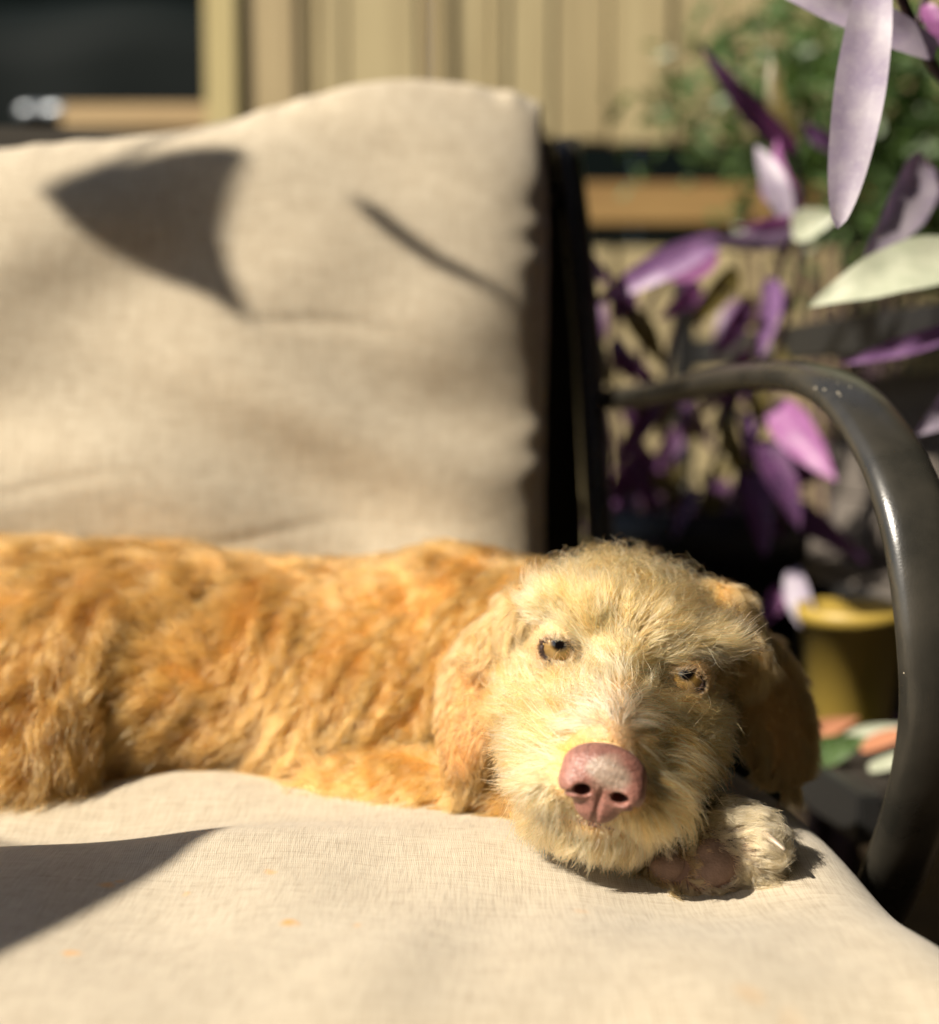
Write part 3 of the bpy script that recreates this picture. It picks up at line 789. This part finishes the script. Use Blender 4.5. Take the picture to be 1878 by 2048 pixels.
lowc = (low*sstep(1.5, 4, l[:, 1]))[:, None]; colr = lerp(colr, np.array([.84, .72, .54]), lowc*.75)
ey = sstep(2.6, 1.35, eyed)[:, None]; colr = lerp(colr, np.array([.40, .42, .38]), ey*.6)
wt = (RNG.random(len(L)) < .10)[:, None]; colr = np.where(wt, np.array([.90, .80, .62]), colr)
colr = colr*RNG.uniform(.78, 1.16, (len(L), 1))*(1+.12*snoise(root, .004, 13))[:, None]
rad = np.full(len(L), .000150)*RNG.uniform(.75, 1.25, len(L)); rad = np.where(wt[:, 0], rad*1.25, rad)
grav = np.array([0, 0, -.28])
make_fur('face_fur', root, nrm, flow, L, lift, grav, colr, 9, rad, 3600, .70, .08, .9)
# coarser, paler guard hairs lying over the undercoat
sel = RNG.choice(len(root), 15000, replace=False); sel = sel[(eyed[sel] > 2.1) & (nosed[sel] > .7)]
fg = tangent(unit(fl@HR.T)[sel]+vnoise(root[sel], .028, 15)*.30+vnoise(root[sel], .010, 16)*.16, nrm[sel])
gl = lerp(.021, .015, sstep(.8, 2.6, l[sel, 2]))*lerp(1, .55, low[sel])*lerp(1, 1.2, muz[sel]*sstep(.8, 2.0, np.abs(l[sel, 0]))*(1-low[sel]))*RNG.uniform(.7, 1.25, len(sel))
make_fur('guard_hair', root[sel], nrm[sel], fg, gl, RNG.uniform(.26, .46, len(sel)), np.array([0, 0, -.3]), np.where(RNG.random((len(sel), 1)) < .45, np.array([.93, .83, .68]), colr[sel])*RNG.uniform(.85, 1.1, (len(sel), 1)), 10, np.full(len(sel), .00019)*RNG.uniform(.7, 1.2, len(sel)), 2600, .62, .10, .8)
# long stray hairs on brow, cheek and crown
sel = RNG.choice(len(root), 5500, replace=False); sel = sel[(eyed[sel] > 2.0) & (muz[sel] < .75)]
fs = tangent(flow[sel]+RNG.normal(size=(len(sel), 3))*.35, nrm[sel])
make_fur('stray_hair', root[sel], nrm[sel], fs, RNG.uniform(.016, .030, len(sel)), RNG.uniform(.3, .7, len(sel)), np.array([0, 0, -.3]), np.clip(colr[sel]*1.1, 0, .92), 10, np.full(len(sel), .00011), 0, 0, .12, 1.1)

# -- ears
for rid, nn, ER3, e0, c_in in ((1, 26000, EL_R, EL_C, np.array([.54, .32, .15])), (2, 26000, ER_R, ER_C, np.array([.58, .40, .20]))):
    root, nrm, reg = sample(nn, (treg == rid)*1.0)
    q = (root-e0)@ER3
    fw = np.tile(ER3[:, 0], (len(root), 1))+ER3[:, 1][None]*(q[:, 1]/.03)[:, None]*.5+vnoise(root, .02, 21+rid)*.25+vnoise(root, .006, 31)*.15+RNG.normal(size=root.shape)*.1
    flow = tangent(fw, nrm)
    edge = sstep(.45, 1.0, np.sqrt((q[:, 0]/.046)**2+(q[:, 1]/.022)**2))
    front = (nrm*unit(EYE-root)).sum(1) > .2
    up = sstep(-.01, -.04, q[:, 0])
    L = lerp(.0050, .0115, np.maximum(edge, up))*RNG.uniform(.6, 1.25, len(root))
    lift = np.clip(.16+.1*RNG.random(len(L))+.12*edge, .1, .6)
    cc_ = lerp(np.tile(c_in, (len(L), 1)), np.array([.78, .57, .32]), (edge*.6+.25*RNG.random(len(L)))[:, None].clip(0, 1))*RNG.uniform(.88, 1.1, (len(L), 1))
    make_fur('ear_fur', root, nrm, flow, L*1.1, lift, np.array([0, 0, -.35]), cc_, 8, np.full(len(L), .00012)*RNG.uniform(.8, 1.2, len(L)), 900, .6, .06, .8, push=False)
# -- body
wb = ((treg == 3) | (treg == 4))*np.where(facing > -.3, 1.0, .15)*np.where(tcent[:, 2] < .455, .3, 1)
root, nrm, reg = sample(120000, wb)
ci = root[:, 0]
base = np.array([-.75, -.15, -.55])
fw = base+vnoise(root, .075, 41)*.45+vnoise(root, .035, 42)*.40+vnoise(root, .014, 43)*.22+RNG.normal(size=root.shape)*.12
flow = tangent(fw, nrm)
fur_l = sstep(-.02, -.22, ci)                                   # longer and curlier towards the hip
L = lerp(.020, .033, fur_l)*RNG.uniform(.6, 1.15, len(root))
lift = np.clip(.30+.09*snoise(root, .04, 44)+.1*RNG.random(len(L)), .12, .8)
v1 = (.5+.25*snoise(root, .03, 45)+.2*RNG.normal(size=len(L))).clip(0, 1)[:, None]
colr = lerp(np.tile(np.array([.63, .37, .14]), (len(L), 1)), np.array([.72, .46, .20]), v1)
front = sstep(-.10, .06, ci)[:, None]; colr = lerp(colr, np.array([.77, .52, .225]), front*.6)
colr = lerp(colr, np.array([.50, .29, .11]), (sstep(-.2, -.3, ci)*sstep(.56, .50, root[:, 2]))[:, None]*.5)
colr *= RNG.uniform(.72, 1.15, (len(L), 1))*(1+.1*snoise(root, .009, 14))[:, None]
make_fur('coat_fur', root, nrm, flow, L, lift, np.array([0, 0, -.25]), colr, 8, np.full(len(L), .00019)*RNG.uniform(.8, 1.2, len(L)), 4200, .66, .11, 1.0, push=False)
# -- paw
root, nrm, reg = sample(24000, (treg == 5)*1.0)
pd = np.full(len(root), 9.0)
for c, rx, rz, tl_ in ((P(1428, 1733, .5685), .0118, .0128, -.45), (P(1343, 1733, .5745), .0108, .0085, .25)):
    ux = RGT*math.cos(tl_)+UPV*math.sin(tl_); uz = -RGT*math.sin(tl_)+UPV*math.cos(tl_); q = root-c
    e_ = np.sqrt(((q@ux)/rx)**2+((q@uz)/rz)**2); pd = np.where((nrm@BCK > 0) & (np.abs(q@BCK) < .015), np.minimum(pd, e_), pd)
keep = pd > .62; root, nrm, pd = root[keep], nrm[keep], pd[keep]
outw = unit(root-P(1400, 1720, .60))
fw = outw*.8+RGT*.5-UPV*.25+vnoise(root, .012, 61)*.4+RNG.normal(size=root.shape)*.2
flow = tangent(fw, nrm); L = np.where(pd < 1.25, .0055, .0125)*RNG.uniform(.6, 1.3, len(root))
lift = np.clip(.35+.3*RNG.random(len(L)), .1, .8)
colr = lerp(np.tile(np.array([.80, .68, .50]), (len(L), 1)), np.array([.70, .48, .24]), (sstep(.115, .085, root[:, 0]+.0*pd)*.7+.3*RNG.random(len(L)))[:, None].clip(0, 1))*RNG.uniform(.85, 1.08, (len(L), 1))
make_fur('paw_fur', root, nrm, flow, L, lift, np.array([0, 0, -.15]), colr, 7, np.full(len(L), .00014), 900, .8, .10, .9, push=False)
print('fur done', round(time.time()-T0, 1), 's')

# ------------------------------------------------------------------ plants
def leaf(name, b, t, w, matl, parent, twist=0, droop=.12, fold=.25, nseg=14, shape=1.0, ref=None, pw=.8):
    """lance-shaped leaf from b to t, half width w, folded along its midrib and bending"""
    b, t = np.array(b), np.array(t); ax = t-b; Ln = np.linalg.norm(ax); ax /= Ln
    vw = (EYE-(b+t)/2) if ref is None else np.array(ref, float); vw = vw/np.linalg.norm(vw); sd = np.cross(ax, vw); sd /= np.linalg.norm(sd); nr = np.cross(sd, ax)
    c, s = math.cos(twist), math.sin(twist); sd, nr = sd*c+nr*s, nr*c-sd*s
    V = []; Fc = []; cols = 5
    for i in range(nseg+1):
        u = i/nseg; hw = w*(math.sin(math.pi*min(1, u*.93+.07)**(.75*shape)))**pw if u < 1 else 0.0003
        hw = max(hw, w*.22 if u < .2 else .0003)
        mid = b+ax*Ln*u+nr*Ln*droop*math.sin(math.pi*u)
        for k in range(cols):
            e = (k-2)/2; V.append(mid+sd*e*hw+nr*abs(e)**1.4*hw*fold+nr*.04*w*math.sin(u*19+e*2))
    for i in range(nseg):
        for k in range(cols-1): q = i*cols+k; Fc.append((q, q+1, q+cols+1, q+cols))
    return pyd(name, V, Fc, matl, parent)
# potted purple plant behind the bench end
pc = P(1400, 1000, 1.27); pc[2] = 0
pa_ = empty('purple_plant', tuple(pc), 'purple-leaved trailing plant in a tall black pot behind the bench arm', 'plant')
zr = P(1400, 1010, 1.27)[2]
lathe('pot', (pc[0], pc[1], 0), [(.07, 0.001), (.075, .0), (.10, zr-.05), (.104, zr-.05), (.107, zr), (.098, zr), (.096, zr-.03)], M['blackpot'], pa_)
lathe('soil', (pc[0], pc[1], zr-.05), [(.001, -.01), (.0955, -.008), (.09, .004), (.04, .012)], M['soil'], pa_)
rc = np.array([pc[0], pc[1], zr-.04])
def stem(parent, pts, r, name='stem'):
    p = catmull(pts, 8); sweep(name, p, np.linspace(r, r*.6, len(p)), np.linspace(r, r*.6, len(p)), (.3, .8, .5), M['stem'], parent, 8)
j1, j2, j3, j4, j5 = P(1590, 300, 1.08), P(1590, 450, 1.05), P(1430, 490, 1.08), P(1545, 560, 1.1), P(1550, 810, 1.08)
stem(pa_, [rc+[.02, 0, 0], P(1520, 800, 1.22), P(1600, 520, 1.1), j1], .004)
stem(pa_, [rc+[-.01, .01, 0], P(1480, 780, 1.2), P(1560, 540, 1.1), j2], .004)
stem(pa_, [rc+[-.03, 0, 0], P(1330, 760, 1.22), P(1380, 580, 1.12), j3], .0038)
stem(pa_, [rc+[.03, -.01, 0], P(1500, 850, 1.18), P(1530, 680, 1.12), j4], .0035)
stem(pa_, [rc+[.05, -.02, 0], P(1510, 900, 1.15), P(1530, 840, 1.1), j5], .0035)
stem(pa_, [rc+[-.06, .0, 0], P(1225, 820, 1.25), P(1230, 650, 1.2), P(1215, 560, 1.15)], .0042)
stem(pa_, [rc+[-.05, .02, 0], P(1282, 820, 1.27), P(1290, 640, 1.22), P(1360, 500, 1.12)], .0042)
def lw(px, d): return px/2/F*d
LV = [('plum', j1, (1398, 85, 1.02), 62, .3), ('olive', j1, (1545, 105, 1.08), 56, .5), ('violet', (1605, 255, 1.08), (1690, 312, 1.1), 44, .3),
      ('pink', (1600, 420, 1.02), (1555, 275, 1.05), 44, .6), ('lav', (1575, 440, 1.0), (1512, 292, 1.02), 62, -.2), ('violet', (1585, 425, 1.03), (1525, 330, 1.06), 40, .9),
      ('lav', j2, (1395, 482, .99), 62, .4), ('violet', (1440, 478, 1.0), (1180, 612, 1.03), 74, -.2), ('pink', (1430, 500, 1.03), (1335, 560, 1.05), 74, .2),
      ('pale', (1585, 462, 1.0), (1680, 428, .97), 80, .2), ('pink', (1590, 440, 1.0), (1470, 455, 1.0), 40, .5),
      ('violet', j4, (1518, 725, 1.06), 56, .2), ('pink', (1400, 570, 1.1), (1312, 640, 1.1), 46, .4), ('olive', (1470, 540, 1.12), (1370, 660, 1.1), 60, .3),
      ('pink', j5, (1672, 962, 1.02), 100, -.1), ('violet', (1480, 820, 1.12), (1492, 915, 1.1), 40, .5), ('plum', (1500, 600, 1.14), (1420, 720, 1.12), 60, .5),
      ('plum', (1490, 700, 1.14), (1400, 830, 1.14), 55, .6), ('plum', (1230, 640, 1.2), (1270, 560, 1.15), 45, .2), ('violet', (1215, 560, 1.15), (1185, 505, 1.1), 35, .2),
      ('plum', (1520, 880, 1.1), (1600, 1060, 1.08), 80, .4), ('plum', (1300, 900, 1.22), (1200, 1010, 1.2), 80, .3), ('plum', (1490, 930, 1.15), (1530, 1120, 1.1), 85, .3),
      ('pink', (1560, 1175, 1.1), (1528, 1250, 1.1), 46, .2), ('lav', (1585, 1140, 1.05), (1645, 1300, 1.02), 66, -.3), ('plum', (1320, 780, 1.2), (1250, 690, 1.2), 46, .4), ('violet', (1540, 560, 1.1), (1575, 640, 1.1), 40, .4)]
for m_, b, t, w, tw in LV:
    b = P(*b) if isinstance(b, tuple) else b
    leaf('leaf', b, P(*t), lw(w*.82, t[2]), M[m_], pa_, tw, random.uniform(.04, .16), .3)
for k in range(16):                                               # dark plum and olive leaves round the pot's rim
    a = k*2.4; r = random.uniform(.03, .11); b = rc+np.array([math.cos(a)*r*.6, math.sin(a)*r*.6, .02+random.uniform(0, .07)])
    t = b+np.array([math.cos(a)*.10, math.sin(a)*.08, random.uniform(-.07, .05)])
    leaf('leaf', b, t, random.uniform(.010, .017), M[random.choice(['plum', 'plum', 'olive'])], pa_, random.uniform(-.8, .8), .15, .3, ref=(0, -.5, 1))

for k in range(34):                                               # tangle of dark plum and olive leaves above the pot
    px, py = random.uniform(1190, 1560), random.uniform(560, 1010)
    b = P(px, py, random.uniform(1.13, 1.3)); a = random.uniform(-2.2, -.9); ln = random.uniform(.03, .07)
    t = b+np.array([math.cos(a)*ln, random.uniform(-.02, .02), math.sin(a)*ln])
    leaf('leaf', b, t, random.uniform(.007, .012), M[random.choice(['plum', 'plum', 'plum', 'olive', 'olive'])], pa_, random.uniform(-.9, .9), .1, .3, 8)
# tiered slatted shelf to the right of the bench
def shelf_pt(a, b, z): return np.array([.33, 1.22, 0])+A_*a+B_*b+np.array([0, 0, z])
sh = empty('plant_shelf', tuple(shelf_pt(.18, 0, 0)), 'weathered grey slatted plant shelf with black edges beside the bench', 'shelf')
for z in (.715, .478, .385):
    for k in range(-2 if z < .4 else 0, 7):
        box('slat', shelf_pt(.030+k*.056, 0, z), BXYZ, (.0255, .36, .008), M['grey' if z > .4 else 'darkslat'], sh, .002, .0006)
    box('edge_beam', shelf_pt(-.008-(.112 if z < .4 else 0), 0, z-.010), BXYZ, (.009, .375, .017), M['blackedge'], sh, .002)
    box('edge_beam', shelf_pt(.412, 0, z-.010), BXYZ, (.009, .375, .017), M['blackedge'], sh, .002)
for a in (-.03, .434):
    for b in (-.34, .34): box('post', shelf_pt(a, b, .40), BXYZ, (.012, .012, .40), M['blackedge'], sh, .002)
# grey planter box on the middle tier
pbx = empty('planter_box', tuple(shelf_pt(.24, -.02, .4865)), 'grey weathered board planter box on the middle shelf tier', 'planter')
for k in range(3):
    z = .4865+.033+k*.062
    box('board', shelf_pt(.085, -.02, z), BXYZ, (.007, .17, .030), M['grey'], pbx, .002, .0006)
    box('board', shelf_pt(.385, -.02, z), BXYZ, (.007, .17, .030), M['grey'], pbx, .002, .0006)
    box('board', shelf_pt(.235, -.197, z), BXYZ, (.157, .007, .030), M['grey'], pbx, .002, .0006)
    box('board', shelf_pt(.235, .157, z), BXYZ, (.157, .007, .030), M['grey'], pbx, .002, .0006)
box('soil', shelf_pt(.235, -.02, .62), BXYZ, (.141, .167, .012), M['soil'], pbx, .004)
# yellow pot on the lowest tier
yp = P(1700, 1425, 1.0); yz = .3935
yo = empty('yellow_pot', (yp[0], yp[1], yz), 'plain ochre yellow plastic pot on the lowest shelf tier', 'pot')
lathe('pot', (yp[0], yp[1], yz), [(.027, 0), (.029, .002), (.039, .088), (.041, .088), (.042, .100), (.038, .100), (.036, .085)], M['yellow'], yo)
lathe('soil', (yp[0], yp[1], yz+.080), [(.001, -.004), (.0355, -.003), (.032, .004), (.01, .006)], M['soil'], yo)
# litter and small seedlings on the lowest tier
for k, (px, py, d, m_, w) in enumerate([(1668, 1495, 1.06, 'green', 60), (1655, 1455, 1.09, 'terra', 40), (1740, 1470, 1.05, 'pale', 34), (1780, 1480, 1.03, 'terra', 34), (1800, 1520, 1.0, 'pale', 30), (1590, 1370, 1.12, 'pale', 30), (1800, 1440, 1.06, 'violet', 44)]):
    d = .246*F/(py-800); q = P(px, py, d)
    mm = M['terracotta'] if m_ == 'terra' else M[m_]
    b = q+np.array([-.018, .01, -.012]); b[2] = max(b[2], .396); t = q+np.array([.02, -.01, .01]); t[2] = max(t[2], .40)
    o = leaf('fallen_leaf', b, t, lw(w, d), mm, None, random.uniform(-.6, .6), .12, .2, 10)
    tag(o, ['bright green fallen leaf on the lowest shelf tier', 'rust brown dry leaf by the yellow pot', 'pale yellowish leaf beside the yellow pot', 'dry brown leaf near the arm on the lowest tier', 'pale dry leaf at the edge of the lowest tier', 'pale leaf scrap behind the dog ear', 'purple fallen leaf beside the yellow pot'][k], 'leaf', 'fallen leaves on the shelf')

# hanging purple plant whose pot stands on the top tier
pb_ = P(2160, 480, .93); pb_[2] = .7235
po = empty('purple_plant', tuple(pb_), 'purple-leaved plant on the top shelf tier, long grey-lavender leaf hanging', 'plant')
lathe('pot', tuple(pb_), [(.045, 0), (.047, .002), (.062, .10), (.067, .10), (.068, .122), (.061, .122), (.059, .1)], M['terracotta'], po)
lathe('soil', (pb_[0], pb_[1], pb_[2]+.098), [(.001, -.004), (.059, -.003), (.05, .006), (.01, .01)], M['soil'], po)
r0 = pb_+[0, 0, .10]
k1, k2 = P(1760, -50, .665), P(1800, -60, .70)
stem(po, [r0, P(1960, 200, .85), P(1878, 150, .74), P(1800, -10, .70), P(1775, -90, .68), k1], .0038)
stem(po, [r0+[.02, 0, 0], P(2000, 60, .85), P(1900, -100, .78), P(1830, 60, .75)], .0035)
leaf('leaf', P(1752, -60, .668), P(1674, 458, .655), lw(100, .66), M['lav'], po, .12, .03, .28, 30, 1.3, pw=.5)
leaf('leaf', P(1870, 105, .70), P(1535, -22, .69), lw(78, .70), M['lav'], po, -.5, .05, .3, 20)
leaf('leaf', P(1850, 10, .74), P(1885, 95, .74), lw(40, .74), M['pink'], po, .3, .1, .3)
leaf('leaf', P(1850, 320, .84), P(1722, 530, .82), lw(104, .83), M['lav'], po, .5, .1, .25)
leaf('leaf', P(1955, 510, .80), P(1618, 612, .80), lw(120, .80), M['pale'], po, -.55, .06, .3, 20)
leaf('leaf', P(1920, 655, .86), P(1678, 728, .86), lw(42, .86), M['violet'], po, .2, .05, .3, 18)
leaf('leaf', P(1940, 760, .84), P(1830, 870, .82), lw(80, .82), M['lav'], po, .4, .1, .3)
leaf('leaf', P(1890, 380, .88), P(1790, 420, .86), lw(40, .86), M['lav'], po, .4, .1, .3)
stem(po, [r0, P(1960, 420, .86), P(1850, 320, .84)], .003)
stem(po, [r0, P(2010, 520, .84), P(1955, 510, .80)], .003)
stem(po, [r0, P(2010, 650, .87), P(1920, 655, .86), P(1935, 700, .85), P(1940, 760, .84)], .003)
stem(po, [P(1960, 420, .86), P(1890, 380, .88)], .0025)

# fine-leaved green shrub against the fence
def shrub(c, pts, n, label):
    so = empty('shrub', (c[0], c[1], 0), label, 'shrub')
    base = np.array([c[0], c[1], 0.0]); V = []; Fc = []
    for q in pts:
        q = np.array(q); p = catmull([base+RNG.normal(size=3)*[.03, .02, 0], (base+q)/2+[0, .05, .12], q], 8)
        sweep('stem', p, np.linspace(.008, .002, len(p)), np.linspace(.008, .002, len(p)), (.5, .8, 0), M['stem'], so, 6)
        for k in range(n):
            cc_ = q+RNG.normal(size=3)*np.array([.065, .05, .055])
            d1 = RNG.normal(size=3); d1 /= np.linalg.norm(d1); d2 = np.cross(d1, RNG.normal(size=3)); d2 /= np.linalg.norm(d2)
            a, b = .017*RNG.uniform(.6, 1.4), .0062*RNG.uniform(.7, 1.4); i = len(V)
            V += [cc_-d1*a, cc_+d2*b, cc_+d1*a, cc_-d2*b]; Fc.append((i, i+1, i+2, i+3))
    o = pyd('crown', V, Fc, M['green'], so, False); o['kind'] = 'stuff'
    return so
shrub(P(1700, 900, 1.7), [P(1690, 190, 1.65), P(1780, 240, 1.7), P(1840, 330, 1.68), P(1600, 100, 1.72), P(1850, 120, 1.7), P(1460, 215, 1.72), P(1780, 420, 1.75), P(1930, 250, 1.7), P(1740, 60, 1.75), P(1650, 300, 1.7), P(1860, 430, 1.7)], 260, 'fine-leaved green shrub growing against the fence behind the purple plants')

# large-leaved potted plant standing left of the bench, outside the picture: it throws the leaf shadows
ep = np.array([-1.85, .75, 0])
eo = empty('elephant_ear_plant', tuple(ep), 'tall potted plant with big leaves left of the bench', 'plant')
lathe('pot', tuple(ep), [(.11, 0), (.115, .003), (.15, .30), (.16, .30), (.165, .34), (.15, .34), (.147, .31)], M['terracotta'], eo)
lathe('soil', (ep[0], ep[1], .31), [(.001, -.01), (.146, -.005), (.12, .006), (.02, .012)], M['soil'], eo)
def shadow_leaf(poly, depthf, t, thick, hang, up=True):
    """a leaf blade whose shadow along the sun falls where the photograph shows it"""
    pts = [P(px, py, depthf(px, py))+S*t for px, py in poly]
    c = np.mean(pts, 0); pts = [q+S*hang*math.sin(3*i) for i, q in enumerate(pts)]
    pts = list(catmull(pts+[pts[0]], 4)[:-1]); n = len(pts); V = [c]+pts; Fc = [(0, 1+i, 1+(i+1) % n) for i in range(n)]
    o = pyd('leaf', V, Fc, M['bigleaf'], eo); md = o.modifiers.new('s', 'SOLIDIFY'); md.thickness = thick
    md2 = o.modifiers.new('b', 'SUBSURF'); md2.levels = 2; md2.render_levels = 2; md2.subdivision_type = 'SIMPLE'
    e2_ = pts[len(pts)*4//9]; dr = e2_-pts[0]; dr = dr/np.linalg.norm(dr)
    pet = catmull([ep+[0, 0, .33], ep*.7+e2_*.3+[0, 0, 1.1], e2_+dr*.30+[-.15, -.1, .75], e2_+dr*.38+[0, 0, .35], e2_+dr*.30, e2_+dr*.12, e2_], 8) if up == 2 else catmull([ep+[0, 0, .33], ep*.75+c*.25+[0, 0, .8], pts[0]+[-.25, 0, .50], pts[0]+[-.02, 0, .24], pts[0]+[0, 0, .12], pts[0]], 8) if up else catmull([ep+[0, 0, .33], np.array([ep[0]*.8+c[0]*.2, ep[1], c[2]+(.35 if up else .12)]), (pts[0]+[-.10, 0, .30] if up else pts[0]+[-.25, .06, .06]), pts[0]], 8)
    sweep('petiole', pet, np.linspace(.007, .0022, len(pet)), np.linspace(.007, .0022, len(pet)), (.5, .5, 0), M['bigleaf'], eo, 8)
from mathutils.bvhtree import BVHTree
def depth_on(o):
    t = BVHTree.FromPolygons([v.co for v in o.data.vertices], [p.vertices for p in o.data.polygons])
    def f(px, py):
        d = P(px, py, 1)-EYE; h = t.ray_cast(Vector(EYE), Vector(d).normalized())
        return float(np.dot(np.array(h[0])-EYE, FWD)) if h[0] else .93
    return f
bd = depth_on(backc)
shadow_leaf([(85, 385), (180, 345), (320, 305), (490, 300), (455, 400), (445, 500), (500, 640), (400, 585), (280, 535), (160, 465)], bd, 1.6, .002, .004)
shadow_leaf([(700, 395), (745, 405), (830, 470), (930, 540), (1055, 630), (1035, 625), (910, 555), (800, 490), (730, 430)], bd, 1.5, .002, .0, 2)
sd_ = lambda px, py: .20/((py-800)/F)
shadow_leaf([(-60, 1640), (200, 1650), (440, 1648), (380, 1700), (250, 1765), (120, 1830), (0, 1892), (-120, 1940), (-250, 1800)], sd_, 1.05, .002, .0, False)
# unseen hedge added on the right to cut the sky light
ho = empty('blocker', (2.1, .6, 0), 'unseen dark hedge along the right side of the garden', 'blocker')
bm = bmesh.new(); bmesh.ops.create_cube(bm, size=2); bmesh.ops.subdivide_edges(bm, edges=bm.edges[:], cuts=24, use_grid_fill=True)
vs_ = np.array([v.co for v in bm.verts]); wv = vs_*np.array([.45, 3.2, 1.6])+np.array([2.1, .4, 1.62]); wv = wv+vnoise(wv, .35, 91)*.06+vnoise(wv, .12, 92)*.03
for v, q in zip(bm.verts, wv): v.co = q
M['blocker'] = mat('dark_blocker', (.012, .022, .009), .8, .2)
bm_obj('crown', bm, M['blocker'], ho)
for k in range(5): sweep('blocker_foot', [(2.1+.05*math.sin(k*3), -2.2+k*1.3, 0), (2.1, -2.2+k*1.3+.04, .35)], .05, .05, (1, 0, 0), M['soil'], ho, 8)
# unseen roof added over the bench's right side to deepen the shade
pr_ = empty('overhead_blocker', (.6, 0, 0), 'unseen timber roof above the right end of the bench', 'roof')
M['blockerwood'] = wood('blocker_timber', (.06, .045, .03), (.035, .026, .018), 'y')
for k in range(12): box('overhead_board', (-.22+k*.15, .0, 2.42), XYZ, (.0745, 1.5, .012), M['blockerwood'], pr_, .002)
for y in (-1.4, 0, 1.4): box('beam', (.6, y, 2.355), XYZ, (.9, .035, .05), M['blockerwood'], pr_, .004)
for y in (-1.4, 1.4): box('post', (1.45, y, 1.15), XYZ, (.045, .045, 1.152), M['blockerwood'], pr_, .004)
# the house wall is unseen, added behind the camera to cut sky light
hs = empty('occluder', (.6, -1.75, 0), 'unseen brown house wall that carries the porch roof', 'occluder')
M['occluderwood'] = wood('brown_occluder', (.07, .05, .035), (.045, .032, .022), 'x')
for k in range(18): box('occluder_board', (.6, -1.7+.002*(k % 2), .075+k*.15), XYZ, (2.0, .014, .0735), M['occluderwood'], hs, .002)
print('scene done', round(time.time()-T0, 1), 's')
